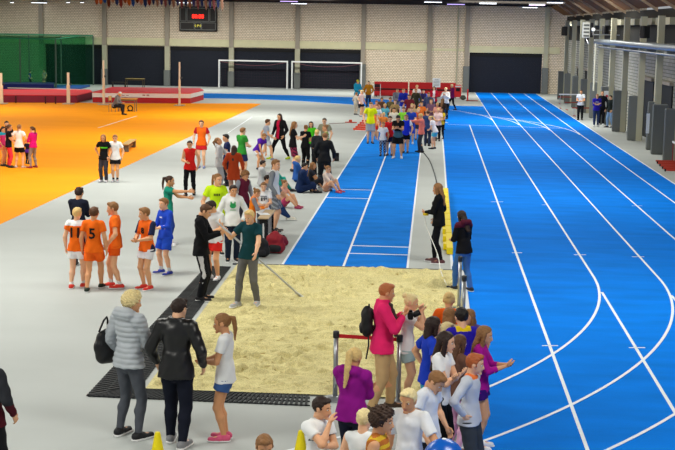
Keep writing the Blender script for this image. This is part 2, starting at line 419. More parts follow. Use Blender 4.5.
    # ---- face
    if not far:
        dk = mat('#241a16', .4, 'eye'); wt = mat('#e8e2dc', .4, 'eye')
        for s_ in (1, -1):
            if near:
                e = Solid(.004); e.ell(Hd(.148 * s_, .335, .50), (.068 * u, .05 * u, .032 * u), RH); V, Q = e.mesh(.006)
                eo = link_mesh('eye', V, Q, wt, root)
                e = Solid(.004); e.ell(Hd(.148 * s_, .378, .50), (.036 * u, .022 * u, .036 * u), RH); V, Q = e.mesh(.005)
                link_mesh('pupil', V, Q, dk, eo)
            else:
                e = MB(); c = Hd(.148 * s_, .385, .50); 
                e.tube([c - hr * .05 * u, c + hr * .05 * u], .028 * u, 6); e.build('eye', dk, root)
            hcx = HAIRC.get(hair[1], hair[1]) if hair else '#6a4a30'
            e = MB(); e.tube([Hd(.07 * s_, .385, .585), Hd(.15 * s_, .375, .61), Hd(.24 * s_, .315, .585)], [.014 * u, .017 * u, .010 * u], 5); e.build('eyebrow', mat(hcx, .8, 'hair'), root)
        e = MB(); e.tube([Hd(-.10, .375, .205), Hd(-.04, .405, .21), Hd(.04, .405, .21), Hd(.10, .375, .205)], [.008 * u, .024 * u, .024 * u, .008 * u], 6); e.build('mouth', mat('#b5655a', .5, 'lips'), root, smooth=True)
    # ---- hair
    if hair:
        st, hc = hair; hm = mat(HAIRC.get(hc, hc), .6, 'hair', scale=60, amt=.25, bump=.3, spec=.35)
        G = Solid(.03 * u if st != 'curly' else .05 * u); 
        thick = dict(short=.030, buzz=.012, long=.04, pony=.018, bun=.018, tail=.03, bob=.05, curly=.11, crop=.04).get(st, .03)
        yo = np.cross(hu, hr)
        fwd_cut = (Hd(0, .20, .70), n3(hf * .75 - hu * .66)); fore = (Hd(0, .36, .84), n3(hf * .9 - hu * .1))
        low = (Hd(0, 0, .26), -hu) if st in ('short', 'buzz', 'crop', 'curly') else (Hd(0, 0, .12), -hu)
        if st == 'curly': fwd_cut = (Hd(0, .26, .70), n3(hf * .75 - hu * .66))
        G.ell(Hd(0, -.035, .61), ((.335 + thick) * u, (.415 + thick) * u, (.385 + thick) * u), RH, [fwd_cut, low])
        for s_ in (1, -1):
            if st in ('long', 'bob'): 
                G.cone(Hd(.30 * s_, .02, .62), Hd(.30 * s_, .02, .10 if st == 'bob' else -.35), .13 * u, .12 * u)
            else: G.ell(Hd(.33 * s_, .09, .55), (.035 * u, .05 * u, .14 * u), RH)
        if st == 'long':
            G.cone(Hd(0, -.24, .5), Hd(0, -.36, -.25), .33 * u, .33 * u, (hf, 1.7)); G.cone(Hd(0, -.36, -.25), Hd(0, -.46, -.95), .33 * u, .20 * u, (hf, 2.0))
        if st == 'bob': G.cone(Hd(0, -.22, .5), Hd(0, -.26, .0), .30 * u, .29 * u, (hf, 1.3))
        if st in ('short', 'crop', 'curly'): G.ell(Hd(.03, .22, .88), (.24 * u, .17 * u, (.09 + thick) * u), RH)
        G.noise = ((.008 if st != 'curly' else .026) * u / .23 * .23, (26 if st != 'curly' else 34) / u * .23, rnd.random() * 6) if not far else None
        if st == 'curly' and G.noise: G.noise = (.012, 95, rnd.random() * 6)
        elif G.noise: G.noise = (.0035, 80, rnd.random() * 6)
        V, Q = G.mesh(h * (.8 if near else 1)); ho = link_mesh('hair', V, Q, hm, root)
        if st in ('pony', 'bun', 'tail'):
            K_ = Solid(.03 * u)
            if st == 'pony': K_.cone(Hd(0, -.40, .76), Hd(.02, -.60, .66), .09 * u, .12 * u); K_.cone(Hd(.02, -.60, .66), Hd(.05, -.62, .15), .13 * u, .11 * u); K_.cone(Hd(.05, -.62, .15), Hd(.07, -.52, -.45), .11 * u, .045 * u)
            elif st == 'tail': K_.cone(Hd(0, -.42, .80), Hd(.02, -.62, .72), .10 * u, .15 * u); K_.cone(Hd(.02, -.62, .72), Hd(.02, -.66, .0), .17 * u, .17 * u); K_.cone(Hd(.02, -.66, .0), Hd(-.1, -.60, -.95), .17 * u, .07 * u)
            else: K_.ell(Hd(0, -.46, .80), (.18 * u, .16 * u, .17 * u), RH)
            if not far: K_.noise = (.003, 90, 1)
            V, Q = K_.mesh(h * (.8 if near else 1)); link_mesh('hair_bun' if st == 'bun' else 'ponytail', V, Q, hm, ho)
    if cap:
        G = Solid(.03 * u); G.ell(Hd(0, -.03, .62), (.39 * u, .46 * u, .43 * u), RH, [(Hd(0, 0, .62), n3(-hu + hf * .0))])
        G.cone(Hd(-.14, .36, .66), Hd(.14, .36, .66), .06 * u, .06 * u); V, Q = G.mesh(h); link_mesh('cap', V, Q, cloth(cap), root)
    # ---- bottoms
    bk_, bc = bot[0], bot[1]
    tb = {'pants': .014, 'jeans': .009, 'leg': .004, 'shorts': .017, 'tights': .004, 'skirt': .012}.get(bk_, .01) * (S / 1.7)
    if bk_ != 'none':
        L_ = Solid(.02); L_.cone(T(.036, 0, -.005), T(-.036, 0, -.005), .068 * S * wd + tb, .068 * S * wd + tb, (fw, 1.2)); L_.cone(T(0, 0, .0), T(0, 0, .06), .083 * S * wd + tb, .076 * S * wd + tb, F1, [(T(0, 0, .075), up)])
        for s_ in (1, -1):
            hip, kn, an = J['h', s_]; d1 = n3(kn - hip); d2 = n3(an - kn)
            if bk_ in ('shorts', 'skirt'):
                fr_ = bot[2] if len(bot) > 2 else .62; e = hip + (kn - hip) * fr_; L_.cone(hip, e + d1 * .03, .053 * S * wd + tb, .050 * S * wd + tb * 1.5, None, [(e, d1)])
                if bk_ == 'skirt': L_.cone((Pc - up * .02), e * .5 + (Pc - up * .02 + d1 * thl * fr_) * .5, .07 * S, .07 * S, None, [(e, d1)])
            else:
                L_.cone(hip, kn, .053 * S * wd + tb, .036 * S * wd + tb)
                e = an + d2 * .005; fr_ = bot[2] if len(bot) > 2 else 1.0; e = kn + (e - kn) * fr_
                wbot = {'pants': .030, 'jeans': .026, 'leg': .021}.get(bk_, .022) * S
                if bk_ == 'pants': L_.cone(kn, an + d2 * .03, .034 * S + tb, wbot + tb * .4, None, [(e, d2)])
                else: L_.cone(kn, kn + (an - kn) * .35 + np.array((0, -.006 * S, 0)), .033 * S * wd + tb, .035 * S * wd + tb); L_.cone(kn + (an - kn) * .35 + np.array((0, -.006 * S, 0)), an + d2 * .02, .035 * S * wd + tb, wbot + tb * .3, None, [(e, d2)])
        if top[0] != 'fit' and kind == 'stand': L_.cuts = [(T(0, 0, HEM[top[0]] - (.012 if a < .93 and top[0] in ('tee', 'vest') else 0) + .03), up)]
        if not far: L_.noise = (.0032, 24 if near else 18, rnd.random() * 6)
        V, Q = L_.mesh(h); nm = {'pants': 'trousers', 'jeans': 'jeans', 'leg': 'leggings', 'shorts': 'shorts', 'skirt': 'skirt'}[bk_]
        ms = [cloth(bc)]; pk = None
        if len(bot) > 3:                       # patterned trousers or shorts
            ms.append(cloth(bot[3])); pk = (lambda c: (np.sin(c[:, 0] * 60) * np.sin(c[:, 2] * 55 + c[:, 1] * 30) > .1))
        if trim and trim[0] == 'seam':
            ms.append(cloth(trim[1])); pk = (lambda c: (np.abs(c[:, 0]) > np.abs(c[:, 0]).max() * .9))
        link_mesh(nm, V, Q, ms, root, None, pk)
    # ---- top
    tk, tc_ = top[0], top[1]; o2 = top[2] if len(top) > 2 else None
    tt = {'tee': .011, 'vest': .010, 'long': .011, 'jacket': .020, 'puffer': .028, 'hood': .020, 'fit': .006, 'dress': .02, 'sweat': .022}[tk] * (S / 1.7)
    hem = HEM[tk]
    if a < .93 and tk in ('tee', 'vest'): hem -= .012
    if kind != 'stand': hem = max(hem, -.03)
    C_ = Solid(.02); torso(C_, tt)
    bw = .086 * S * wd + tt
    ex_ = .010 * S / 1.7 if tk != 'fit' else 0
    for q_ in (1, -1): C_.cone(T(.012 * q_, 0, .08), T(.034 * q_, 0, hem - .02), .066 * S * wd + tt, .070 * S * wd + tt + ex_ + (.012 if bot[0] in ('shorts', 'pants') else 0), (fw, 1.08), [(T(0, 0, hem), -up)])
    C_.cone(T(.045, -.006, .305), T(-.045, -.006, .305), .022 * S + tt * .7, .022 * S + tt * .7)
    for q_ in range(len(C_.p)):
        if C_.p[q_][0] == 'c' and q_ < 4 and hem > -.12:
            c0 = list(C_.p[q_]); c0[6] = [(T(0, 0, hem), -up)]; C_.p[q_] = tuple(c0)
    slv = {'tee': .56, 'vest': 0, 'long': 2, 'jacket': 2, 'puffer': 2, 'hood': 2, 'fit': .4, 'dress': 2, 'sweat': 2}[tk]
    if len(top) > 3 and top[3] is not None: slv = top[3]
    for s_ in (1, -1):
        sh, el, wr = J['a', s_]; d1 = n3(el - sh); d2 = n3(wr - el)
        if slv == 0: continue
        if slv <= 1:
            e = sh + (el - sh) * slv; C_.cone(sh, e + d1 * .02, .035 * S * wd + tt, .034 * S * wd + tt * 1.1, None, [(e, d1)])
        else:
            pu = .006 if tk == 'puffer' else 0
            e = wr - d2 * .012 if slv >= 2 else el + (wr - el) * (slv - 1)
            C_.cone(sh, el, .033 * S * wd + tt * .85 + pu, .027 * S * wd + tt * .7 + pu); C_.cone(el, wr, .027 * S * wd + tt * .7 + pu, .0185 * S * wd + tt * .5 + pu, None, [(e, d2)])
    if tk in ('jacket', 'puffer'): C_.cone(N0 - up * .01 * S, N0 + up * .018 * S, .045 * S * wd + .008, .043 * S * wd + .006, None, [(N0 + up * .024 * S, up)])
    if tk == 'hood': C_.cone(T(.045, -.045, .318), T(-.045, -.045, .318), .03 * S + .012, .03 * S + .012)
    if tk == 'puffer':
        C_.cone(T(.045, -.045, .325), T(-.045, -.045, .325), .035 * S + .014, .035 * S + .014)
    C_.noise = {True: (.0035 if tk not in ('jacket',) else .0045, 22 if near else 16, rnd.random() * 6), False: None}[not far]
    V, Q = C_.mesh(h)
    if tk == 'puffer':                          # quilted rings
        zz = V[:, 2]; V = V + 0; r_ = np.abs(np.sin(zz * math.pi / .062)); c = np.array((pcx, pcy, 0)); dv = V - c; dv[:, 2] = 0; V[:, :2] += (dv[:, :2] / (np.linalg.norm(dv[:, :2], axis=1)[:, None] + 1e-6)) * (r_[:, None] - .6) * .012
    nm = {'tee': 'shirt', 'vest': 'vest', 'long': 'long_sleeved_shirt', 'jacket': 'jacket', 'puffer': 'quilted_jacket', 'hood': 'hoodie', 'fit': 'shirt', 'dress': 'coat', 'sweat': 'sweater'}[tk]
    ms = [mat(tc_, .38, 'leather', scale=8, amt=.1, bump=.5, spec=.5) if len(top) > 4 else cloth(tc_)]; pk = None
    if o2:
        ms.append(cloth(o2[1])); rr, cc = rt.astype(float), Pc
        if o2[0] == 'sleeve': pk = lambda c: (np.abs((c - cc) @ rr) > .098 * S * wd)
        if o2[0] == 'yoke': pk = lambda c: (((c - cc) @ up) > .262 * S * bz)
        if o2[0] == 'front': pk = lambda c: ((np.abs((c - cc) @ rr) < .035 * S) & (((c - cc) @ fw) > .01))
        if o2[0] == 'band': pk = lambda c: ((np.abs((c - cc) @ up - .20 * S) < .013 * S) & (np.abs((c - cc) @ rr) < .09 * S) & (((c - cc) @ fw) > .0))
        if o2[0] == 'lower': pk = lambda c: (((c - cc) @ up) < .10 * S)
        if o2[0] == 'collar': pk = lambda c: ((((c - cc) @ up) > .298 * S * bz) & (np.abs((c - cc) @ rr) < .06 * S))
        if o2[0] == 'stripes': pk = lambda c: ((np.sin((c - cc) @ up * 2 * math.pi / .07) > .2) & (np.abs((c - cc) @ rr) < .1 * S))
    co_ = link_mesh(nm, V, Q, ms, root, None, pk)
    if num:                                     # writing on the garment: (text, size, up, back/front, colour)
        sgn = -1 if num[3] == 'back' else 1
        tv, tf = text_verts(num[0], num[1], .003, .006) if num[0][0] != '*' else blotch(num[0], num[1])
        ctr = T(0, 0, num[2]); out = MB(); VV = []
        Vt = (V - Pc); vx = Vt @ rt; vz = Vt @ up; vy = (Vt @ fw) * sgn
        for v in tv:
            z = v.y + num[2] * S * bz
            x = -v.x * sgn; m_ = (np.abs(vx - x) < .03) & (np.abs(vz - z) < .03) & (np.abs(vx) < .11 * S)
            yv = vy[m_].max() if m_.any() else .1 * S
            VV.append(Pc + rt * x + up * z + fw * sgn * (yv + .005 + v.z))
        out.add(VV, tf); out.build('printed_number' if num[0].isdigit() else 'printed_mark', mat(num[4], .8, 'print'), co_)
    # ---- socks and shoes
    for s_ in (1, -1):
        hip, kn, an = J['h', s_]; td = n3((.16 * s_, 1, 0)); d2 = n3(an - kn)
        if socks:
            K_ = Solid(.01); K_.cone(an - d2 * .055 * S, an, .0245 * S, .0235 * S); V, Q = K_.mesh(h); link_mesh('sock', V, Q, cloth(socks), root)
        if shoes:
            z0_ = an[2] - ank; K_ = Solid(.014); b0 = np.array((an[0], an[1], z0_))
            K_.cone(b0 - td * .022 * S + (0, 0, .026 * S), b0 + td * .035 * S + (0, 0, .024 * S), .028 * S, .026 * S, None, [((0, 0, z0_ + .004), (0, 0, -1))])
            K_.cone(b0 + td * .035 * S + (0, 0, .021 * S), b0 + td * .100 * S + (0, 0, .014 * S), .027 * S, .024 * S, None, [((0, 0, z0_ + .004), (0, 0, -1)), ((0, 0, z0_ + .035 * S), (0, 0, 1))])
            K_.cone(b0 + (0, 0, .03 * S), b0 + (0, 0, .047 * S), .027 * S, .026 * S, None, [((0, 0, z0_ + .055 * S), (0, 0, 1))])
            V, Q = K_.mesh(min(h, .016)); so = link_mesh('shoe', V, Q, mat(shoes, .6, 'shoe', scale=20), root)
            if near and sole:
                K_ = Solid(.01); K_.cone(b0 - td * .022 * S + (0, 0, .006), b0 + td * .105 * S + (0, 0, .006), .030 * S, .027 * S, None, [((0, 0, z0_ + .001), (0, 0, -1)), ((0, 0, z0_ + .013 * S), (0, 0, 1))])
                V, Q = K_.mesh(.010); link_mesh('shoe_sole', V, Q, mat(sole, .7, 'rubber'), so)
    root['_'] = 0; del root['_']
    R_ = Matrix.Rotation(-math.radians(face), 4, 'Z')
    def W(v): return g + (R_ @ Vector(v)).xyz
    return dict(root=root, T=lambda x, y, z: W(T(x, y, z)), wr={s_: W(J['a', s_][2]) for s_ in (1, -1)}, el={s_: W(J['a', s_][1]) for s_ in (1, -1)}, S=S, Hd=lambda x, y, z: W(Hd(x, y, z)), face=face)
# ------------------------------------------------------------------ the hall
YB = P(508, 93.2).y                      # back wall
XW = 9.0                                 # face of the pads on the right wall
def noise_floor(name, hexc, rough, scale, amt, spec=.4, streak=1.0, bump=.1, fine=0.0):
    m = bpy.data.materials.new(name); m.use_nodes = True; nt = m.node_tree; b = nt.nodes['Principled BSDF']; c = lin(hexc)
    tc = nt.nodes.new('ShaderNodeTexCoord'); mp = nt.nodes.new('ShaderNodeMapping'); mp.inputs['Scale'].default_value = (1, streak, 1)
    n = nt.nodes.new('ShaderNodeTexNoise'); n.inputs['Scale'].default_value = scale; n.inputs['Detail'].default_value = 6
    n2 = nt.nodes.new('ShaderNodeTexNoise'); n2.inputs['Scale'].default_value = 60; n2.inputs['Detail'].default_value = 3
    nt.links.new(tc.outputs['Object'], mp.inputs[0]); nt.links.new(mp.outputs[0], n.inputs['Vector']); nt.links.new(tc.outputs['Object'], n2.inputs['Vector'])
    mx = nt.nodes.new('ShaderNodeMix'); mx.data_type = 'RGBA'; rp = nt.nodes.new('ShaderNodeMapRange'); rp.inputs[1].default_value = .3; rp.inputs[2].default_value = .7
    nt.links.new(n.outputs[0], rp.inputs[0]); nt.links.new(rp.outputs[0], mx.inputs[0])
    mx.inputs[6].default_value = tuple(v * (1 - amt) for v in c[:3]) + (1,); mx.inputs[7].default_value = tuple(min(1, v * (1 + amt)) for v in c[:3]) + (1,)
    m2 = nt.nodes.new('ShaderNodeMix'); m2.data_type = 'RGBA'; m2.blend_type = 'MULTIPLY'; m2.inputs[0].default_value = fine
    rp2 = nt.nodes.new('ShaderNodeMapRange'); rp2.inputs[1].default_value = .3; rp2.inputs[2].default_value = .6
    nt.links.new(n2.outputs[0], rp2.inputs[0]); nt.links.new(mx.outputs[2], m2.inputs[6]); nt.links.new(rp2.outputs[0], m2.inputs[7]); nt.links.new(m2.outputs[2], b.inputs['Base Color'])
    b.inputs['Roughness'].default_value = rough; b.inputs['Specular IOR Level'].default_value = spec
    bp = nt.nodes.new('ShaderNodeBump'); bp.inputs['Strength'].default_value = bump; bp.inputs['Distance'].default_value = .004
    if name == 'sand':                      # brown streaks: shade of small ledges painted into the sand colour
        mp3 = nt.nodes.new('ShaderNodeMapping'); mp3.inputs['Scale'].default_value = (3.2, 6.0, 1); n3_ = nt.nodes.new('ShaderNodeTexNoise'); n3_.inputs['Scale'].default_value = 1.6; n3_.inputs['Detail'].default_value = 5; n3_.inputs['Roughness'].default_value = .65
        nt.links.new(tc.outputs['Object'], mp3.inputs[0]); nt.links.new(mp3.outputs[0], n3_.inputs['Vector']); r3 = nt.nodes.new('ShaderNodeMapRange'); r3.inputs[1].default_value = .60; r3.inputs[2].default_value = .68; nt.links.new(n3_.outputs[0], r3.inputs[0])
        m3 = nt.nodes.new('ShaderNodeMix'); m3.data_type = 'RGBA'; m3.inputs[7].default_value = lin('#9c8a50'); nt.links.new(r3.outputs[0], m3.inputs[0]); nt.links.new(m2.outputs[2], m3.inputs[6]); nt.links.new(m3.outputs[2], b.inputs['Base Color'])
    nt.links.new(n2.outputs[0], bp.inputs['Height']); nt.links.new(bp.outputs[0], b.inputs['Normal'])
    return m
M_GREY = noise_floor('grey_floor', '#b0b5b3', .6, .35, .05, .15, 1.6)
M_ORANGE = noise_floor('orange_court', '#ff9a0a', .75, .3, .05, .08, 3)
M_BLUE = noise_floor('blue_track', '#0078e2', .8, .6, .12, .03, 3.0, .25, .08)
M_BLUE2 = noise_floor('blue_runway', '#0f78d8', .8, 1.2, .14, .03, 2.0, .25, .14)
M_WHITE = mat('#e4eaf0', .6, 'paint', amt=.04, scale=6)
mb = MB(); mb.box(-48, 16, 0, YB + 2, -.25, 0); struct(mb.build('floor', M_GREY))
def slab(name, poly, z, m, kind='structure'):
    b = MB().prism([(p[0], p[1]) for p in poly], 0.0005, z); o = b.build(name, m); o['kind'] = kind; return o
# orange court
TL = P(252, 103.5); d0 = P(252, 103.5) - P(0, 222)
slab('floor_court', [TL, (TL.x + .6, TL.y - .2), P(0, 222) - d0 * .25, (-48, P(0, 222).y - 12), (-48, TL.y + 3.0), (P(100, 103.3).x, P(100, 103.3).y)], .004, M_ORANGE)
# blue sprint track
XL = .50; XR_ = 7.94
YE = P(464, 106).y
slab('floor_track', [(XL, 4), (XR_, 4), (XR_, YB), (P(475, 93).x, YB), (P(475, 93).x, YE), (P(443, 105.6).x, YE), (XL - .1, P(446, 112).y), (XL, P(446, 128).y)], .004, M_BLUE)
# far bend, a flat blue band
top_ = [(198, 93.2), (230, 93.8), (260, 94.5), (300, 95.5), (350, 97.2), (385, 99.5), (420, 102.5), (448, 105.6)]
bot_ = [(448, 123), (425, 117.5), (400, 112.5), (375, 108), (350, 104.6), (300, 101.2), (260, 99.6), (230, 98.8), (198, 98.4)]
slab('floor_bend', [P(*q) for q in top_ + bot_], .0045, M_BLUE2)
# runway
rl, rr = P(280, 268), P(407.5, 270.5); RY0 = 27.15
RXL = P(281.5, 266).x; RXL2 = P(366.7, 133.3).x; RXR = P(407, 268).x; RXR2 = P(421, 150).x
RXL = (RXL + RXL2) / 2; RXM = (P(343, 268).x + P(384, 160).x) / 2; RXR = (RXR + RXR2) / 2
slab('floor_runway', [(RXL, RY0), (RXR, RY0), (RXR, 76), (RXL, 76)], .004, M_BLUE2)
ln = MB()
def line(p, q, w=.05, z=.008):
    p = Vector((p[0], p[1], 0)); q = Vector((q[0], q[1], 0)); d = (q - p).normalized(); n = Vector((-d.y, d.x, 0)) * w / 2
    ln.prism([p - n, q - n, q + n, p + n], .001, z)
def arc(cx, cy, r, a0, a1, w=.045, n=48, z=.0085):
    pts = []
    for i in range(n + 1):
        a = a0 + (a1 - a0) * i / n; pts.append((math.cos(a), math.sin(a)))
    for i in range(n):
        (c0, s0), (c1, s1) = pts[i], pts[i + 1]
        ln.prism([(cx + c0 * (r - w/2), cy + s0 * (r - w/2)), (cx + c0 * (r + w/2), cy + s0 * (r + w/2)), (cx + c1 * (r + w/2), cy + s1 * (r + w/2)), (cx + c1 * (r - w/2), cy + s1 * (r - w/2))], .001, z)
line((RXL, RY0), (RXL, 74), .047); line((RXM, RY0), (RXM, 62), .047); line((RXR, RY0), (RXR, 74), .047)
for (xa, xb, py) in ((RXL, RXM, 190), (RXL, RXM, 198.6), (RXM, RXR, 246), (RXM, RXR, 253.8)):
    y = P(360, py).y; line((xa, y), (xb, y), .07, .0075)
LX = [P(482.5, 160).x, P(519, 160).x, P(553, 160).x, P(585.5, 160).x, P(617, 160).x]
LX2 = [None, P(491 - 16, 92.8).x, P(491, 92.8).x, P(508, 93).x, P(524, 93.6).x]
line((XL, 5), (XL, P(446, 118).y), .055); line((XR_, 5), (XR_, YB), .055)
line((LX[0], 5), (P(469.5, 125).x, P(469.5, 125).y), .047)
for i in range(1, 5):
    line((LX[i], 26.9 if i < 3 else 5), (LX2[i], YB - .1), .047)
ext = lambda p, q: q + (q - p) * 1.5
line(P(602, 292.5), ext(P(602, 292.5), P(675, 412.7)), .047); line(P(671.3, 295.5), P(675, 300.5) + (P(675, 412.7) - P(602, 292.5)), .047)
RB = 17.0; YN = 27.0
for i in (1, 2, 3, 4):                                     # near bend
    arc(LX[i] - RB - (i - 1) * 1.22, YN if i != 1 else YN, RB + (i - 1) * 1.22, -math.pi * .30, 0, .047)
# straights going on through the bend
for i, yy in ((2, 74.5), (3, 71.5), (1, 78), (4, 69)):      # far bend joins the lanes
    arc(LX2[i] - RB - (i - 1) * 1.22, yy - 4.5, RB + (i - 1) * 1.22, 0, math.pi * .17, .055)
line(P(448, 124.5), P(566, 128.5), .05)
for (x, y, L) in ((497, 202, 12), (545, 205, 6), (637, 206, 10), (517, 253, 10), (580, 255, 12), (638, 257, 12), (550, 346, 16), (637, 348, 16)):
    a, b = P(x - L / 2, y), P(x + L / 2, y); line(a, b, .04)
line(P(228, 133), P(252, 117), .05); line(P(252, 117), P(262, 117), .001)
line(P(98, 128), P(137, 116), .047)
for seq in (top_, bot_[::-1]):
    for q0, q1 in zip(seq[:-1], seq[1:]):
        if q1[0] < 449: line(P(*q0), P(*q1), .09)
struct(ln.build('floor_lane_lines', M_WHITE))
# ---- sand pit
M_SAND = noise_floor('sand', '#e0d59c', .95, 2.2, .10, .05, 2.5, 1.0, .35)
SX0, SX1 = P(143, 393).x, P(464, 300).x - .02
SXT = P(234, 269).x; SY0, SY1 = P(200, 392).y, RY0 - .02
nx, ny = 190, 420; vs = []; fs = []; rr_ = random.Random(3)
holes = [(rr_.uniform(0, 1), rr_.uniform(0, 1), rr_.uniform(.04, .15), rr_.uniform(.03, .075), rr_.uniform(-.4, .4)) for _ in range(900)]
U, Vv = np.meshgrid(np.linspace(0, 1, nx), np.linspace(0, 1, ny)); Yg = SY0 + (SY1 - SY0) * Vv; X0 = SX0 + (SXT - SX0) * Vv; Xg = X0 + (SX1 - X0) * U
Zg = .012 + .012 * np.sin(Xg * 2.3 + 1.5 * np.sin(Yg * 1.1)) * np.sin(Yg * 1.7) + .008 * np.sin(Xg * 7 + Yg * 5)
for (hx, hy, r_, dpt, an_) in holes:
    cx, cy = SX0 + (SX1 - SX0) * hx, SY0 + (SY1 - SY0) * hy; dx, dy = Xg - cx, Yg - cy
    ca, sa = math.cos(an_), math.sin(an_); e2 = ((dx*ca + dy*sa) / r_) ** 2 + ((-dx*sa + dy*ca) / (r_ * .55)) ** 2
    Zg += -dpt * np.exp(-e2) + dpt * .55 * np.exp(-((np.sqrt(e2) - 1.6) / .5) ** 2)
Zg = np.where((U < .02) | (U > .98) | (Vv < .01) | (Vv > .99), .012, np.maximum(Zg, .004)) 
V_ = np.stack([Xg.ravel(), Yg.ravel(), Zg.ravel() + .012], 1); ii = np.arange(nx * ny).reshape(ny, nx)
Q_ = np.stack([ii[:-1, :-1].ravel(), ii[:-1, 1:].ravel(), ii[1:, 1:].ravel(), ii[1:, :-1].ravel()], 1)
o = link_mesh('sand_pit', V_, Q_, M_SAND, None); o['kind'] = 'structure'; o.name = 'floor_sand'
# ---- black ribbed mats along the pit
def rib_mat(name, A, B, C, D, n, label):
    """quad A-B (outer edge) D-C (inner edge): slats laid across"""
    b = MB(); A, B, C, D = [Vector((p[0], p[1], 0)) for p in (A, B, C, D)]
    for i in range(n):
        t0, t1 = i / n, (i + .5) / n
        b.prism([A.lerp(B, t0), A.lerp(B, t1), D.lerp(C, t1), D.lerp(C, t0)], .004, .022)
    for k in (.03, .35, .65, .97):
        p0, p1 = A.lerp(D, k - .02), B.lerp(C, k - .02); q0, q1 = A.lerp(D, k + .02), B.lerp(C, k + .02)
        b.prism([p0, p1, q1, q0], .004, .016)
    return tag(b.build(name, mat('#1d2124', .7, 'rubber', spec=.3)), label, 'mat', 'black ribbed mats around the sand pit')
cn = P(86.5, 396.5)
M1 = rib_mat('rubber_mat', cn, P(207, 266), P(231, 267), P(140, 388), 84, 'long black ribbed rubber mat running up the left side of the sand pit')
inner = P(140, 388)
e0, e1 = P(310, 406.5), P(310, 394.5)
M2 = rib_mat('rubber_mat', P(88, 397), e0, e1, P(128, 388.5), 44, 'black ribbed rubber mat across the near end of the sand pit')
b = MB().prism([(SX1 - .0, SY0), (SX1 + .10, SY0), (SX1 + .10, SY1), (SX1, SY1)], .0, .03); struct(b.build('trim_1', mat('#c9cdd0', .6)))
b = MB().prism([(SXT - .1, SY1), (SX1 + .1, SY1), (SX1 + .1, SY1 + .06), (SXT - .1, SY1 + .06)], .0, .03); struct(b.build('trim_2', mat('#4a4f55', .6)))
# ---- back wall
def brick(name, c1, c2, mort, sc=4.0, bw=.5, rh=.25, ms=.03, rough=.85):
    m = bpy.data.materials.new(name); m.use_nodes = True; nt = m.node_tree; bs = nt.nodes['Principled BSDF']
    tc = nt.nodes.new('ShaderNodeTexCoord'); sp = nt.nodes.new('ShaderNodeSeparateXYZ'); cb = nt.nodes.new('ShaderNodeCombineXYZ'); ad = nt.nodes.new('ShaderNodeMath')
    nt.links.new(tc.outputs['Object'], sp.inputs[0]); nt.links.new(sp.outputs[0], ad.inputs[0]); nt.links.new(sp.outputs[1], ad.inputs[1]); nt.links.new(ad.outputs[0], cb.inputs[0]); nt.links.new(sp.outputs[2], cb.inputs[1])
    br = nt.nodes.new('ShaderNodeTexBrick'); br.inputs['Scale'].default_value = sc; br.inputs['Brick Width'].default_value = bw; br.inputs['Row Height'].default_value = rh; br.inputs['Mortar Size'].default_value = ms
    br.inputs['Color1'].default_value = lin(c1); br.inputs['Color2'].default_value = lin(c2); br.inputs['Mortar'].default_value = lin(mort)
    nt.links.new(cb.outputs[0], br.inputs['Vector']); nt.links.new(br.outputs['Color'], bs.inputs['Base Color']); bs.inputs['Roughness'].default_value = rough
    return m
M_BRICK = brick('block_wall', '#e6d8c4', '#dacbb6', '#9a8c78', 2.4, .5, .3, .04)
M_BRICK2 = brick('side_block_wall', '#a9a89e', '#989788', '#6a6a62', 1.6, .5, .25, .03)
M_CONC = mat('#c8c4a2', .85, 'concrete', scale=2, amt=.12); M_COL = mat('#948c80', .85, 'concrete', scale=2, amt=.1); M_PAD = mat('#666a69', .7, 'pad', scale=2, amt=.06)
M_PALE = mat('#a9a792', .8, 'pale_concrete', scale=2, amt=.1); M_DARK = mat('#141a28', .7, 'shutter', scale=.8, amt=.15); M_BLK = mat('#0c0c0e', .7)
def bx_(px, py): return PY(px, py, YB)
zd = bx_(300, 48.8).z                     # top of the doors
zb1 = bx_(300, 41).z                      # top of the concrete band
ZT = 7.1
cols = [42, 105, 167.5, 231.5, 297.5, 363, 429, 466.5, 545.5]
cx_ = [bx_(c, 60).x for c in cols]
dr = [(45.5, 103), (107, 165), (170, 229.5), (233.5, 295), (299.5, 361)]
mb = MB(); x0w = -48
def openings():
    xs = []
    for a, b_ in dr: xs.append((bx_(a, 70).x, bx_(b_, 70).x, zd))
    xs.append((bx_(469, 75).x, bx_(541.5, 75).x, bx_(505, 53.2).z)); return xs
ops = openings(); cur = x0w
for (a, b_, zt) in ops:
    mb.box(cur, a, YB, YB + .4, 0, ZT + .6); mb.box(a, b_, YB, YB + .4, zt, ZT + .6); cur = b_
mb.box(cur, 16, YB, YB + .4, 0, ZT + .6); struct(mb.build('wall_back', M_BRICK))
mb = MB(); mb.box(x0w, bx_(431, 50).x, YB - .12, YB, zd + .05, zb1); mb.box(bx_(466, 50).x, 9.6, YB - .12, YB, bx_(505, 53).z, bx_(505, 46.5).z)
mb.box(bx_(431, 50).x, bx_(466, 50).x, YB - .06, YB, bx_(450, 51).z, bx_(450, 48.6).z); struct(mb.build('trim_3', M_CONC))
for k, (a, b_, zt) in enumerate(ops):     # roller doors
    d = MB(); n = int(zt / .12)
    d.box(a, b_, YB + .2, YB + .25, 0, zt)
    for i in range(n): d.box(a, b_, YB + .17, YB + .2, i * .12 + .01, i * .12 + .10)
    d.box(a, b_, YB + .08, YB + .30, zt - .28, zt, 1)
    o = d.build('door_%d' % (k + 1), [M_DARK, M_BLK]); struct(o)
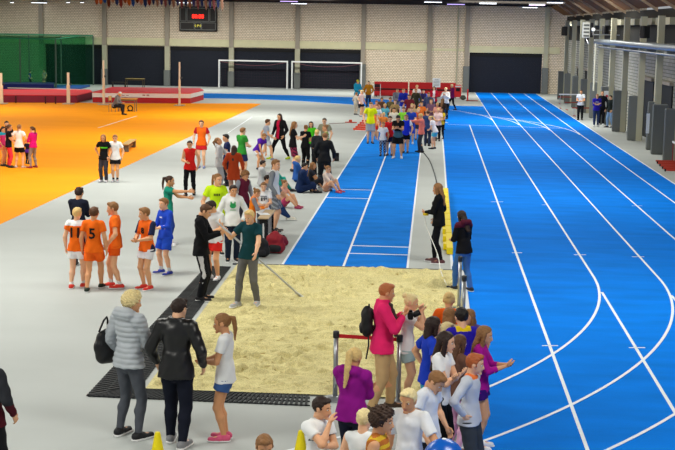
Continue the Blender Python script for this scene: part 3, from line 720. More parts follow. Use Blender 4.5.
for k, x in enumerate(cx_):
    hw = .17; c = MB(); c.box(x - hw, x + hw, YB - .22, YB, 0 if k >= 5 else zd, ZT); 
    struct(c.build('wall_column', M_COL if k not in (8,) else M_PALE))
    if k < 5: c = MB(); c.box(x - .19, x + .19, YB - .18, YB + .1, 1.2, zd + .05); struct(c.build('wall_post', M_PALE))
    if k in (1, 2, 3, 4, 5, 7, 8):
        p = MB(); w_ = .24 if k < 5 else .24; p.box(x - w_, x + w_, YB - .34, YB - .0, 0, 1.25 if k < 5 else 2.0, 0, .03)
        tag(p.build('wall_pad', M_PAD), ['', 'grey impact pad on the column at the left end of the back doors', 'grey impact pad on the column below the scoreboard', 'grey impact pad on the column inside the left goal', 'grey impact pad on the column inside the right goal', 'grey impact pad on the column at the right end of the row of back doors', '', 'tall grey impact pad left of the single door at the end of the track', 'tall grey impact pad right of the single door at the end of the track'][k], 'pad', 'grey pads on the back wall')
c = MB(); xx = bx_(457, 60).x; c.tube([(xx, YB - .1, .3), (xx, YB - .1, ZT)], .05, 8); struct(c.build('trim_4', M_PALE))
# ---- right wall : recessed block wall, columns every five metres, openings
mb = MB(); XR2 = 10.05
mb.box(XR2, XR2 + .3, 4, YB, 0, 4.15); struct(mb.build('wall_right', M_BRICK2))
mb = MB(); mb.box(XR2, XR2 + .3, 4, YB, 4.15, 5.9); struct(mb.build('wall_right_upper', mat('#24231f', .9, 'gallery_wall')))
ycols = [P(0, 0).y] and [52.1 - 5 * i for i in range(9, 0, -1)] + [52.1, 57.1, 61.8, 67.1, 72, 77, 82, 87, 92, 97]
for i, y in enumerate(ycols):
    if y < 8: continue
    c = MB(); c.box(9.2, 9.46, y - .16, y + .16, 0, 5.55); struct(c.build('wall_side_column', M_PALE))
    c = MB(); c.box(9.75, 10.05, y + .5, y + 4.2, 5.2, 5.5); struct(c.build('wall_lintel', M_PALE))
    if y > 40:
        p = MB(); p.box(8.82, 9.50, y - .1, y + .06, 0.01, 2.02, 0, .03) if y != 57.1 else p.box(8.95, 9.22, y - .1, y + .06, 0.01, 2.02, 0, .03)
        where = {0: ''}.get(0)
        tag(p.build('wall_pad', M_PAD), 'grey impact pad on a column of the right wall, number %s' % 'x', 'pad', 'grey pads along the right wall')
p = MB(); p.box(8.82, 9.42, 54.9, 55.06, .01, 2.02, 0, .03); tag(p.build('wall_pad', M_PAD), 'x', 'pad', 'grey pads along the right wall')
pads = [o for o in COL.objects if o.get('group') == 'grey pads along the right wall']
for o in pads: o['label'] = 'tall grey impact pad in the row of pads guarding the right wall columns'
# dark doorways in the side wall
for k, (ya, yb, zt) in enumerate(((47.5, 51.6, 2.6), (52.6, 54.4, 2.5), (57.6, 61.2, 2.65), (62.4, 66.6, 2.65), (42.5, 46.5, 2.6), (87.4, 90.5, 2.3), (93, 95.5, 2.3))):
    d = MB(); d.box(9.98, 10.05, ya, yb, 0, zt); d.box(9.88, 10.05, ya, yb, zt, zt + .14, 1); struct(d.build('door_%d' % (k + 8), [mat('#15181a', .7), M_COL]))
# ventilation duct along the columns
dct = empty('ventilation_duct', (8.95, 45, 4.3), 0, 'long silver ventilation duct running along the top of the right wall', 'duct')
d = MB(); d.tube([(0, -38, 0), (0, 31.5, 0)], .13, 14); d.build('duct_pipe', mat('#9aa3ac', .35, 'steel', .8, scale=3, amt=.15), dct, smooth=True)
d = MB(); d.tube([(.02, -38, -.28), (.02, 31.0, -.28)], .05, 8); d.build('thin_pipe', mat('#70747a', .4, 'steel', .7), dct)
for i in range(14): MB().box(-.02, .38, -37 + i * 5 + .1, -37 + i * 5 + .16, -.34, .16).build('bracket', mat('#8b8d8c', .5, 'steel', .4), dct)
d = MB(); d.tube([(-.1, 30.6, -.1), (-.1, 30.6, -2.7)], .05, 8); d.build('down_pipe', mat('#c2c2b2', .5, 'steel'), dct)
# sloping timber roof and beams
ZS0, XS0, ZS1, XS1 = 5.62, 9.8, 8.05, 5.9
mb = MB(); mb.add([(XS0, 4, ZS0 + .35), (XS1, 4, ZS1 + .35), (XS1, YB, ZS1 + .35), (XS0, YB, ZS0 + .35), (XS0, 4, ZS0 + .5), (XS1, 4, ZS1 + .5), (XS1, YB, ZS1 + .5), (XS0, YB, ZS0 + .5)], [(0,1,2,3),(4,7,6,5),(0,4,5,1),(1,5,6,2),(2,6,7,3),(3,7,4,0)]); struct(mb.build('ceiling_slope', mat('#74491f', .8, 'timber', scale=3, amt=.2)))
for y in ycols:
    if y < 20: continue
    mb = MB(); mb.add([(XS0 + .1, y - .1, ZS0 + .15), (XS1, y - .1, ZS1 + .2), (XS1, y - .02, ZS1 + .2), (XS0 + .1, y - .02, ZS0 + .15), (XS0 + .1, y - .1, ZS0 + .4), (XS1, y - .1, ZS1 + .4), (XS1, y - .02, ZS1 + .4), (XS0 + .1, y - .02, ZS0 + .4)], [(0,1,2,3),(4,7,6,5),(0,4,5,1),(1,5,6,2),(2,6,7,3),(3,7,4,0)])
    struct(mb.build('ceiling_beam', mat('#b09a80', .7, 'glulam', scale=2, amt=.15)))
# dark ceiling over the last bays, higher over the rest
zc = bx_(300, 3.0).z
mb = MB(); mb.box(-48, XS1 + 1.7, 84, YB + .4, zc + .05, zc + .25); mb.box(-48, XS1 + .2, 4, 84, 8.9, 9.1); mb.box(-48, XS1 + .2, 83.9, 84.1, zc + .05, 9.0); struct(mb.build('ceiling', mat('#23201e', .9, 'ceiling')))
mb = MB(); mb.box(-48.3, -48, 4, YB + .4, 0, 9.1); struct(mb.build('wall_left', M_BRICK))
for i in range(7):
    mb = MB(); mb.box(-46, 8, 85.5 + i * 2.2, 85.62 + i * 2.2, zc - .1, zc + .05); struct(mb.build('ceiling_rail', mat('#38332f', .8)))
# ------------------------------------------------------------------ the people
T_, V_T = 'tee', 'vest'
OR, WH, NV = '#f06a14', '#eceef0', '#1c2238'
# --- near group on the left of the sand
p_woman = person((129, 437.5, 290.5), 'woman with short curly blond hair in light grey quilted jacket, seen from behind', 32, ('puffer', '#b4bac0'), ('leg', '#50545c'), '#1d1e22', ('curly', 'light'), ('cross', 'slight'), 'wide', fem=True, hy=25)
p_man = person((177, 444.5, 297), 'dark-haired man in black leather jacket and navy jeans standing beside the sand', 8, ('jacket', '#101012', None, None, 1), ('jeans', '#161a28'), '#85868a', ('short', 'dark'), ('slight', 'slight'), ((.06, -.07), (.06, .05)), hy=22, wide=1.05)
person((225, 440, 312), 'girl with brown ponytail in white shirt, denim shorts and pink sneakers', 272, (T_, '#e9ebec'), ('shorts', '#3b5c93', .42), '#d4567c', ('pony', 'mid'), ('hold', 'hold'), 'close', age=.75, fem=True)
person((-10, 492, 346), 'person in dark grey jacket with maroon cuffs cut off by the left edge', 20, ('jacket', '#2b2d32', ('lower', '#4c1420')), ('pants', '#1b1c20'), hair=('short', 'dark'), arms=('slight', 'slight'))
# --- boys in orange and blue
person((79, 266, 186.5), 'boy in dark navy sweater standing behind the two orange numbered shirts', 8, ('long', '#171b2b'), ('pants', '#1d2030'), hair=('short', 'dark'), arms=('cross', 'cross'), age=.8)
person((77, 288, 207), 'blond boy in orange shirt with white shoulders and number 11 on the back', 4, (T_, OR, ('yoke', WH), .5), ('shorts', '#eceef0', .55), '#dd3a2a', ('short', 'blond'), ('down', 'down'), 'step', age=.7, num=('11', .26, .175, 'back', '#141414'), socks='#e8e8e8')
person((94, 290, 205), 'boy in orange shirt and shorts with number 5 on the back', 2, (T_, OR), ('shorts', '#f0641a', .6), '#1d2a20', ('short', 'brown'), ('down', 'down'), 'walk', age=.72, num=('5', .27, .17, 'back', '#141414'))
person((116, 287.5, 201), 'boy in plain orange shirt and orange shorts turned left towards the numbered shirts', 262, (T_, '#f2701e'), ('shorts', '#e85a16', .5), '#e0382c', ('short', 'mid'), ('slight', 'slight'), 'step', age=.75, socks='#e8e8e8')
person((147, 289, 206.5), 'boy in orange bib number 8 over navy sleeves with white shorts and red shoes', 215, (T_, '#e8661a', ('sleeve', '#232b4a'), .8), ('shorts', '#e6e4ea', .55), '#d8352c', ('short', 'mid'), ('hold', 'hold'), 'stand', age=.72, hy=35, num=('8', .15, .2, 'front', '#141414'))
person((165.5, 274, 197), 'boy in royal blue shirt and shorts with blue shoes', 222, (T_, '#2249c4', None, 1.6), ('shorts', '#2450cc', .75), '#2c3c9c', ('short', 'mid'), ('hold', 'hold'), 'wide', age=.75, socks='#e4e6ec', num=('*-', .035, .23, 'front', '#e8e8f0'))
person((168, 245, 175), 'girl with dark ponytail in green shirt reaching out her arm behind the blue kit', 88, (T_, '#1f9078'), ('leg', '#2d4aa0'), '#e4e4e8', ('pony', 'cocoa'), ('point', 'fwd'), 'stand', age=.75, fem=True)
person((201, 300, 202), 'man in black tracksuit with white side stripe looking at his phone', 92, ('jacket', '#131418'), ('pants', '#15161b'), '#1a1a1e', ('short', 'brown'), ('phone', 'phone'), 'stand', wide=.92, trim=('seam', '#d8d8dc'), hp=25)
p_boy13 = person((214, 279.5, 199), 'boy in grey-white shirt and red shorts standing beside the black tracksuit', 200, (T_, '#d9dcdf'), ('shorts', '#d82a24', .6), '#dcdce0', ('short', 'dark'), ('hold', 'hold'), 'stand', age=.75, hy=30, hp=20)
p_rake = person((247, 309, 211), 'young man in teal shirt and grey jeans holding the long sand rake', 196, (T_, '#15424a', None, .6), ('jeans', '#6c6c6c'), '#b6b8bc', ('short', 'blond'), ((.27, .12, .27, .6, .2, -1), (.19, .24, .06, .8, -.2, -.6)), ((.09, .03), (.07, -.09)), z0=.05, hy=5, hp=16, wide=.92, side=-4)
person((232, 261, 184), 'boy in white hooded sweater with green print and dark trousers', 165, ('hood', '#e4e6e6'), ('pants', '#1b2336'), '#17181c', ('short', 'dark'), ('slight', 'pocket'), 'stand', age=.85, hy=-15, num=('*o', .16, .2, 'front', '#2a9a58'))
person((216, 254, 172.5), 'girl in neon yellow shirt with brown ponytail', 165, (T_, '#c8ec1e'), ('shorts', '#23283a', .7), '#26262a', ('pony', 'mid'), ('slight', 'down'), 'stand', age=.8, fem=True, hy=-30, num=('*-', .06, .22, 'front', '#4a5a18'))
# --- around the little table
person((252, 246, 187), 'girl in orange bib over long grey sleeves writing at the table', 80, ('long', '#ee7d1c', ('sleeve', '#84848c')), ('pants', '#e8832a'), '#2a2a2e', ('bun', 'mid'), ('phone', 'phone'), age=.8, fem=True, hp=25, lean=8)
person((263, 240, 181), 'brown-haired boy in white shirt with dark print behind the table', 170, (T_, '#e6e8ea'), ('pants', '#3a3f4a'), '#2a2a2e', ('short', 'mid'), ('hold', 'hold'), age=.75, hp=15, num=('*x', .12, .2, 'front', '#4a4a52'))
person((243, 232, 169.5), 'child with curly fair hair in maroon jacket with grey sleeves', 130, ('jacket', '#5c1a30', ('sleeve', '#8a8c96')), ('pants', '#2b2b35'), '#26262a', ('curly', 'mid'), ('slight', 'slight'), age=.8, hp=20)
person((273.5, 232, 158.5), 'tall boy in open grey cardigan over white shirt beside the table', 95, ('long', '#e6eaec', ('sleeve', '#7d8288')), ('shorts', '#6d7178', .8, '#9a9ea4'), '#3a3a3e', ('short', 'mid'), ('slight', 'slight'), age=.88, hy=20)
person(None, 'seated person with blue jeans stretched out towards the bags beside the table', 90, ('long', '#8d9196'), ('jeans', '#1e3560'), '#d8d8cc', ('short', 'dark'), ('lap', 'lap'), ((.07, .42), (.05, .38)), H=1.5, pose=('chair', 1.1), headat=(266, 176), age=.85, pel=.42)
person(None, 'dark-haired child in pale grey sweater sitting behind the tall boy', 70, ('sweat', '#b9b9bd'), ('pants', '#a9a9ae'), '#8a8a90', ('short', 'dark'), ('lap', 'lap'), H=1.45, pose=('floor', .72), headat=(264, 163), age=.8)
person(None, 'child in teal leggings sitting on the floor with knees stretched out', 88, ('sweat', '#2a9a8c'), ('leg', '#2aa090'), '#2a2a30', ('pony', 'dark'), ('lap', 'knee'), H=1.45, pose=('floor', .74), headat=(278, 166), age=.8, fem=True)
person(None, 'small girl in pink shorts sitting on the floor right of the grey cardigan', 110, (T_, '#e0a48c'), ('shorts', '#b03a64', .6), '#b03a64', ('bun', 'mid'), ('knee', 'knee'), H=1.35, pose=('floor', .72), headat=(286, 181), age=.7, fem=True)
# --- walking groups behind
person((190, 195.5, 139), 'young man in red sleeveless shirt and black tights walking', 182, (V_T, '#d8241f'), ('leg', '#101116'), '#141418', ('short', 'dark'), ('hold', 'slight'), 'walk', age=.95)
person((201.5, 168, 119.5), 'boy in orange bib with red sleeves and red shorts on the grey floor edge', 182, (T_, '#ee6a18', ('sleeve', '#b81a2c')), ('shorts', '#c81f2a', .55), '#7a8ab8', ('short', 'brown'), ('slight', 'slight'), 'stand', age=.85)
person((219, 192, 137), 'girl in light grey hooded sweater and grey trousers looking up', 85, ('hood', '#b4b4b6'), ('pants', '#9c9ca2'), '#2a2a30', ('pony', 'mid'), ('slight', 'fwd'), age=.9, fem=True, hp=-30)
person((227, 186, 133.5), 'dark-haired boy in navy shirt partly behind the grey hooded girl', 255, (T_, '#1d2850'), ('pants', '#20222e'), hair=('short', 'black'), arms=('hold', 'hold'), age=.85)
person((233.5, 199, 145), 'woman with long dark hair in rust red coat seen from behind', 5, ('dress', '#a63c1a'), ('leg', '#b08a78'), '#1c1a1e', ('long', 'cocoa'), ('slight', 'slight'), 'stand', fem=True, wide=1.1)
person((241.5, 178, 127), 'boy in green shirt with navy shorts facing away', 40, (T_, '#2f8a32'), ('shorts', '#26305a', .7), '#2a2a30', ('short', 'mid'), ('hold', 'hold'), age=.85)
person((258, 169, 134), 'child in purple shirt and white shorts bending forward hands on knees', 130, (T_, '#5a22a8'), ('shorts', '#dcdce4', .6), '#3a3a44', ('short', 'mid'), ('knee', 'knee'), ((.10, .10), (.09, -.02)), age=.78, lean=32, hp=35, H=1.42, pel=.46)
person((266, 160, 118), 'boy in pale patterned shirt walking right of the orange court', 75, (T_, '#a3adc0'), ('shorts', '#c8ccd4', .6), '#8a8a94', ('short', 'brown'), ('swing', 'rear'), 'walk', age=.75)
person((280, 159, 112), 'woman with long curly hair in open black jacket over red shirt striding', 215, ('jacket', '#15151a', ('front', '#c01440')), ('leg', '#131318'), '#b8d820', ('long', 'cocoa'), ('slight', 'slight'), ((.12, .15), (.12, -.14)), fem=True, wide=1.1)
person((292.5, 171.5, 121), 'long-haired girl in black shirt and red checked shorts', 75, (T_, '#111114'), ('shorts', '#8a2848', .85, '#3a1a2c'), '#2a2a2e', ('long', 'mid'), ('phone', 'phone'), age=.95, fem=True)
person((305, 168.5, 124.5), 'person with tied-up brown hair all in black, seen from behind among the standing group', 20, (T_, '#0e0e11'), ('pants', '#101014'), '#141418', ('bun', 'mid'), ('hold', 'hold'), age=.92, fem=True)
person((310.5, 163, 121), 'dark-haired girl in bright green shirt facing the camera behind the black clothes', 175, (T_, '#4cc81e'), ('leg', '#20222a'), hair=('long', 'black'), arms=('slight', 'slight'), age=.9, fem=True)
person((317.5, 175, 129), 'blond child in dark jacket leaning left with black backpack', 330, ('jacket', '#26282c'), ('pants', '#121216'), '#1c1c20', ('short', 'blond'), ('hold', 'hold'), age=.88, lean=10)
person((324, 162, 117.5), 'brown-haired boy in grey shirt at the back of the standing group', 190, (T_, '#8f8f78'), ('shorts', '#5d5f50', .8), hair=('short', 'cocoa'), arms=('slight', 'slight'), age=.9)
person((325.5, 169, 124.5), 'girl in patterned green top half hidden behind the dark sweater', 260, (T_, '#7d9a4a', ('stripes', '#c9c49c')), ('leg', '#c89a7c'), hair=('bun', 'mid'), arms=('hold', 'hold'), age=.85, fem=True)
person((324, 188.5, 132), 'tall teenager in charcoal sweater and trousers with hands in pockets, seen from behind', 5, ('sweat', '#1c1e22'), ('pants', '#22262a'), '#83838a', ('short', 'mid'), ('slight', 'slight'), 'wide')
person(None, 'person in navy sweater sitting cross-legged on the floor', 80, ('sweat', '#14274e'), ('pants', '#16264a'), '#1b1b22', ('short', 'black'), ('lap', 'lap'), H=1.62, pose=('cross', .86), headat=(303.5, 163.5), wide=1.2, lean=8)
person(None, 'blond child in blue hooded sweater sitting behind the navy sweater', 70, ('hood', '#2a56a0'), ('pants', '#23407a'), '#2a2a30', ('short', 'blond'), ('lap', 'lap'), H=1.5, pose=('floor', .80), headat=(299, 156.5), age=.85, z0=0)
person(None, 'brown-haired girl in dark top sitting between the navy sweater and the standing teenager', 95, (T_, '#2a2c34'), ('pants', '#2a2c34'), '#2a2a30', ('long', 'mid'), ('lap', 'lap'), H=1.5, pose=('floor', .78), headat=(314, 164), age=.85, fem=True)
person(None, 'child in pale clothes sitting beside the runway edge behind the standing teenager', 120, ('long', '#d8c4b8'), ('shorts', '#c89070', .6), '#c8485c', ('short', 'mid'), ('knee', 'knee'), H=1.4, pose=('floor', .74), headat=(329, 167), age=.75)
# --- left group on the orange court
person((3, 166, 126), 'child in teal and pink shirt at the left picture edge', 100, (T_, '#d83a80', ('yoke', '#1c98b0')), ('shorts', '#e8b49a', .3), hair=('short', 'dark'), arms=('slight', 'slight'), age=.8)
person((7, 163, 120.5), 'dark-haired child in black at the back of the group on the orange court', 150, (T_, '#1c1a22'), ('pants', '#1c1a22'), hair=('short', 'black'), arms=('slight', 'slight'), age=.85)
person((9, 167.5, 124), 'girl in black top and coral red leggings on the orange court', 60, (T_, '#18141c'), ('leg', '#e83c4c'), '#26262a', ('pony', 'brown'), ('hold', 'hold'), 'wide', age=.8, fem=True)
person((19.5, 168, 124), 'girl in white shirt and black shorts, hands on hips, on the orange court', 5, (T_, '#f0eeee'), ('shorts', '#14141a', .6), '#c8b8b0', ('pony', 'mid'), ('hip', 'hip'), 'wide', age=.85, fem=True)
person((27.5, 164, 139.5), 'small child in navy and violet half hidden between white and magenta shirts', 20, (T_, '#1e1c34', ('lower', '#5a2a9a')), ('pants', '#1c1c2a'), hair=('short', 'black'), arms=('slight', 'slight'), age=.7)
person((33.5, 168, 126), 'girl in magenta shirt and grey leggings with long ponytail on the orange court', 300, ('long', '#d41478'), ('leg', '#8d8484'), '#8a3040', ('pony', 'brown'), ('hold', 'hold'), 'wide', age=.85, fem=True)
person((104, 182, 134), 'child with shoulder-length hair in black and green football shirt', 185, (T_, '#12161a', ('band', '#5cd830')), ('pants', '#3e3c44'), '#c8c8d0', ('bob', 'mid'), ('hip', 'slight'), 'stand', age=.85, fem=True)
person((115.5, 182, 134), 'boy in plain white shirt and black shorts beside the football shirt', 175, (T_, '#f2f4f6'), ('shorts', '#14141a', .55), '#c8c8d0', ('short', 'mid'), ('slight', 'slight'), 'close', age=.8, socks='#2a2a30')
p_off = person(None, 'official in grey jacket and white cap bent over the small desk on the orange court', 100, ('jacket', '#77787c'), ('pants', '#26262c'), '#202024', ('short', 'light'), ('phone', 'phone'), H=1.75, pose=('chair', 1.25), headat=(114.5, 91), lean=22, hp=35, pel=.47, cap='#d8d8dc')
# --- crowd on the runway : (x, y feet, y head, label, face, top, bottom, shoes, hair, arms, legs, age, more)
for q in [
 (370, 143.5, 101.5, 'boy in fluorescent yellow shirt and grey shorts at the left of the runway crowd', 170, (T_, '#e6f014'), ('shorts', '#9ba0a6', .9), '#2a2a3a', ('short', 'mid'), 'slight', 'stand', .85, {}),
 (374.5, 139.5, 110, 'small child in orange shirt and red shorts between yellow and white shirts', 180, (T_, '#f0803c'), ('shorts', '#d4261f', .7), '#8a8a94', ('short', 'blond'), 'slight', 'stand', .65, {}),
 (376.5, 136, 104, 'child in white striped shirt behind the orange shirt', 190, (T_, '#dfe4e6', ('stripes', '#6a90a8')), ('shorts', '#c8483a', .7), '#8a8a94', ('short', 'red'), 'slight', 'stand', .75, {}),
 (382.5, 156, 121.5, 'small child in white shirt and patterned leggings at the front of the runway crowd', 180, (T_, '#eef0f2'), ('leg', '#2a2e44', 1.0, '#9aa0b0'), '#1c1c24', ('short', 'mid'), 'slight', 'stand', .6, {}),
 (389.5, 155.5, 115.5, 'boy in red shirt and navy shorts at the front of the runway crowd', 185, (T_, '#cc1c26'), ('shorts', '#1a2040', .7), '#50404a', ('short', 'cocoa'), 'slight', 'stand', .72, {}),
 (397.5, 158.5, 113.5, 'boy in black shirt and black shorts looking down at a sheet', 185, (T_, '#121418', ('lower', '#3a5a6c')), ('shorts', '#101014', .75), '#c8ccd4', ('short', 'black'), 'phone', 'wide', .85, dict(hp=35)),
 (405.5, 153, 114, 'boy in royal blue shirt with white sleeves and black shorts', 190, (T_, '#1c34cc', ('sleeve', '#e6e8f0')), ('shorts', '#12141e', .65), '#2c3040', ('short', 'mid'), 'slight', 'stand', .75, {}),
 (421, 152.5, 113, 'blond person in salmon vest and dark grey trousers pointing left', 285, ('vest', '#f08070', None, 1.7), ('pants', '#3a3f48'), '#1c1c22', ('short', 'blond'), 'slight', 'step', .9, dict(arms=('slight', 'point'))),
 (433.5, 149, 114.5, 'blond girl in white shirt and light blue shorts bending over a black bag', 292, (T_, '#ece8ec'), ('shorts', '#4ab8d4', .6), '#2a2c38', ('pony', 'blond'), 'hold', 'wide', .85, dict(lean=20, hp=30, fem=True)),
 (441, 139, 108, 'girl in yellow top and black trousers at the right end of the runway crowd', 200, (T_, '#d8b830'), ('leg', '#101014'), '#1a1a22', ('long', 'mid'), 'hold', 'step', .9, dict(fem=True)),
 (437.5, 141, 107.5, 'girl in pink and white top beside the yellow top', 190, (T_, '#f0d0cc'), ('leg', '#16161c'), '#1a1a22', ('pony', 'blond'), 'hold', 'stand', .88, dict(fem=True)),
 (427, 146, 110, 'person in slate blue shirt seen from behind next to the salmon vest', 10, (T_, '#33456e'), ('jeans', '#2c3852'), '#20202a', ('short', 'brown'), 'hold', 'stand', .88, {}),
 (410.5, 144, 106.5, 'tall boy in blue kit from neck to knees behind the white sleeves', 180, (T_, '#1f3fa8'), ('shorts', '#1f3fa8', .95), '#b8bcc8', ('short', 'mid'), 'hold', 'stand', .85, {}),
 (357, 108, 79.5, 'adult in cyan hooded jacket with yellow cap beside the far bend', 150, ('hood', '#1f90b8'), ('pants', '#2a3040'), '#3a3a40', ('short', 'mid'), 'hold', 'stand', 1, dict(cap='#c8d020')),
 (355.5, 114.8, 92, 'child in beige clothes in front of the cyan jacket', 40, ('long', '#b8b0a4'), ('pants', '#b4ac9e'), '#5a5a60', ('short', 'mid'), 'slight', 'stand', .65, {}),
 (361, 116.5, 89.5, 'blond child in pale pink shirt and black shorts left of the runway crowd', 120, (T_, '#ecc8c4'), ('shorts', '#1a1620', .6), '#9a9aa4', ('short', 'light'), 'slight', 'stand', .7, {}),
 (368.3, 107, 80.7, 'dark-haired adult in ochre jacket standing beside the far bend', 185, ('jacket', '#b87818'), ('jeans', '#26365a'), '#2a2a30', ('short', 'black'), 'pocket', 'stand', 1, {}),
 (396.3, 119, 88, 'adult in grey jacket at the back of the runway crowd', 160, ('jacket', '#6a6c74'), ('pants', '#24242c'), '#24242c', ('short', 'cocoa'), 'hold', 'stand', 1, {}),
 (403, 122, 88, 'adult in royal blue jacket at the back of the runway crowd', 190, ('jacket', '#1c2c9c'), ('pants', '#c8d4e8'), '#24242c', ('short', 'red'), 'hold', 'stand', 1, {}),
 (390, 128, 97, 'boy in camouflage green jacket amid the runway crowd', 200, ('jacket', '#3a4028', ('stripes', '#8a7a50')), ('pants', '#2a2c24'), '#24242c', ('short', 'brown'), 'slight', 'stand', .8, {}),
 (394.5, 130, 99.5, 'boy with fair hair in tan shirt amid the runway crowd', 180, (T_, '#a88a58'), ('pants', '#3c4048'), '#24242c', ('short', 'mid'), 'slight', 'stand', .8, {}),
 (384.5, 134, 103, 'child in pale teal shirt behind the small white shirt', 190, (T_, '#5aa8b8'), ('shorts', '#3a4a5c', .7), '#6a6a74', ('short', 'blond'), 'slight', 'stand', .72, {}),
 (383, 142, 112, 'child in orange vest just behind the small white shirt', 170, (T_, '#ee8a3c'), ('shorts', '#3a3a44', .7), '#6a6a74', ('short', 'blond'), 'slight', 'stand', .7, {}),
 (393.5, 141, 107, 'brown-haired boy in cream shirt between the red and black shirts', 185, (T_, '#e0d8c4'), ('shorts', '#4a4a50', .7), '#6a6a74', ('short', 'cocoa'), 'slight', 'stand', .75, {}),
 (403, 143, 106.5, 'boy in lime green shirt between the black and blue shirts', 185, (T_, '#86d438'), ('shorts', '#20242c', .7), '#6a6a74', ('short', 'brown'), 'slight', 'stand', .75, {}),
 (415.5, 121, 88, 'tall person in olive brown coat in the middle of the runway crowd', 200, ('dress', '#3e3a28'), ('pants', '#2c2c24'), '#24242c', ('short', 'mid'), 'slight', 'stand', 1, dict(wide=.9)),
 (423, 118, 89, 'person in dark violet jacket beside the olive coat', 190, ('jacket', '#2c2450', ('sleeve', '#4a5ab0')), ('pants', '#24242c'), '#24242c', ('short', 'black'), 'hold', 'stand', .9, {}),
 (433.4, 115, 86, 'woman in crimson jacket below the white notice board', 185, ('jacket', '#a01028', ('front', '#d8d0d0')), ('pants', '#3a1a24'), '#24242c', ('bob', 'cocoa'), 'hold', 'stand', 1, dict(fem=True, wide=1.1)),
 (445.3, 119, 87, 'woman in white top and black trousers holding a black camera', 200, ('long', '#d8d6d4'), ('pants', '#101015'), '#101015', ('short', 'light'), 'cam', 'stand', 1, dict(fem=True)),
 (452, 110, 83.5, 'adult in purple sweater and black leggings at the edge of the blue track', 250, ('sweat', '#6c1450'), ('leg', '#121218'), '#121218', ('short', 'light'), 'cross', 'walk', 1, dict(fem=True)),
 (416.3, 112, 84.5, 'child in white against the red benches', 180, (T_, '#e8dcd0'), ('pants', '#6a6a70'), '#24242c', ('short', 'blond'), 'slight', 'stand', .75, {}),
 (421, 133, 101.5, 'child in bright orange shirt in the middle of the runway crowd', 190, (T_, '#ee7a30'), ('shorts', '#3a3a48', .7), '#24242c', ('short', 'mid'), 'slight', 'stand', .75, {}),
 (430.5, 132, 98.5, 'brown-haired girl in mauve shirt in the middle of the runway crowd', 185, (T_, '#7a5a72'), ('shorts', '#3a3a48', .7), '#24242c', ('bob', 'mid'), 'hold', 'stand', .8, dict(fem=True)),
 (436.8, 133, 102, 'blond girl in salmon pink shirt near the right side of the runway crowd', 195, (T_, '#e8a090'), ('shorts', '#5a4a58', .7), '#24242c', ('pony', 'blond'), 'hold', 'stand', .8, dict(fem=True)),
 (441.5, 130, 98, 'long-haired girl in dark brown coat near the right side of the runway crowd', 20, ('jacket', '#3a2c26'), ('pants', '#1a1a20'), '#24242c', ('long', 'mid'), 'slight', 'stand', .85, dict(fem=True)),
 (408.5, 128, 94, 'boy in dark red shirt in the middle of the runway crowd', 185, (T_, '#7a2430'), ('pants', '#2a2a34'), '#24242c', ('short', 'brown'), 'slight', 'stand', .85, {}),
 (411.5, 136, 103, 'fair-haired child in tan shirt just behind the tall blue kit', 190, (T_, '#b89a70'), ('shorts', '#3a4458', .7), '#24242c', ('short', 'blond'), 'slight', 'stand', .75, {}),
 (381, 125, 97, 'dark-haired child in brown shirt at the back left of the runway crowd', 160, (T_, '#6a4a38'), ('pants', '#2c2c34'), '#24242c', ('short', 'black'), 'slight', 'stand', .75, {}),
 (376, 128, 100, 'red-haired child in peach shirt behind the fluorescent yellow shirt', 170, (T_, '#e8a888'), ('shorts', '#8a3a34', .7), '#24242c', ('short', 'red'), 'slight', 'stand', .7, {}),
 (428, 124, 92, 'person in blue-grey jacket left of the crimson jacket', 190, ('jacket', '#4a5270'), ('pants', '#2a2c38'), '#24242c', ('short', 'mid'), 'slight', 'stand', .88, {}),
 (417.5, 140, 107, 'child in rust orange shirt behind the salmon vest', 170, (T_, '#c86038'), ('shorts', '#2a3048', .7), '#24242c', ('short', 'blond'), 'slight', 'stand', .72, {}),
]:
    x, yf, yh, lab, fa, tp, bt, shc, hr_, am, lg, ag, ex = q
    ex = dict(ex); ar = ex.pop('arms', (am, am)); ex.setdefault('hp', 12)
    person((x, yf, yh), lab, fa, tp, bt, shc, hr_, ar, lg, age=ag, **ex)
# --- right side of the track
person((580, 120, 89.5), 'man in grey-white shirt and black trousers standing on the outer lane edge', 190, (T_, '#c8ccd2'), ('pants', '#101014'), '#141418', ('short', 'dark'), ('hold', 'hold'), 'step')
person((595.8, 126.5, 93.5), 'person in purple-blue sports shirt and jeans beside the track', 182, (T_, '#2a20a0', None, 1.5), ('jeans', '#26365a'), '#d8dce0', ('short', 'mid'), ('cross', 'cross'), 'stand', num=('*-', .07, .22, 'front', '#c8d0f0'))
person((601, 125, 91), 'man with bald head in dark jacket standing behind the purple-blue shirt', 188, ('jacket', '#17171f'), ('pants', '#14141a'), '#d0d4d8', ('buzz', 'mid'), ('slight', 'slight'), 'stand')
person((610, 127.5, 95), 'dark-haired person in pale blue jeans half hidden by the nearest grey wall pad', 240, ('sweat', '#1c2420'), ('jeans', '#7a9ac0'), '#3a3a40', ('short', 'black'), ('slight', 'slight'), 'step')
# --- beside the runway end
p_wire = person((438, 263, 182.5), 'long-haired woman in black jacket and leggings left of the yellow marker board', 285, ('jacket', '#0f1012'), ('leg', '#0e0e12'), '#5a3438', ('long', 'mid'), ('slight', 'hold'), 'step', fem=True, wide=.95)
p_lean = person((464, 291, 209.5), 'woman with long dark hair in black jacket with maroon hood leaning on a steel post', 318, ('hood', '#121216', ('yoke', '#4c1428')), ('jeans', '#3e6aa8'), '#22242a', ('long', 'dark'), ('hold', 'hold'), ((.05, -.06), (.04, .12)), fem=True, lean=4, hp=20)
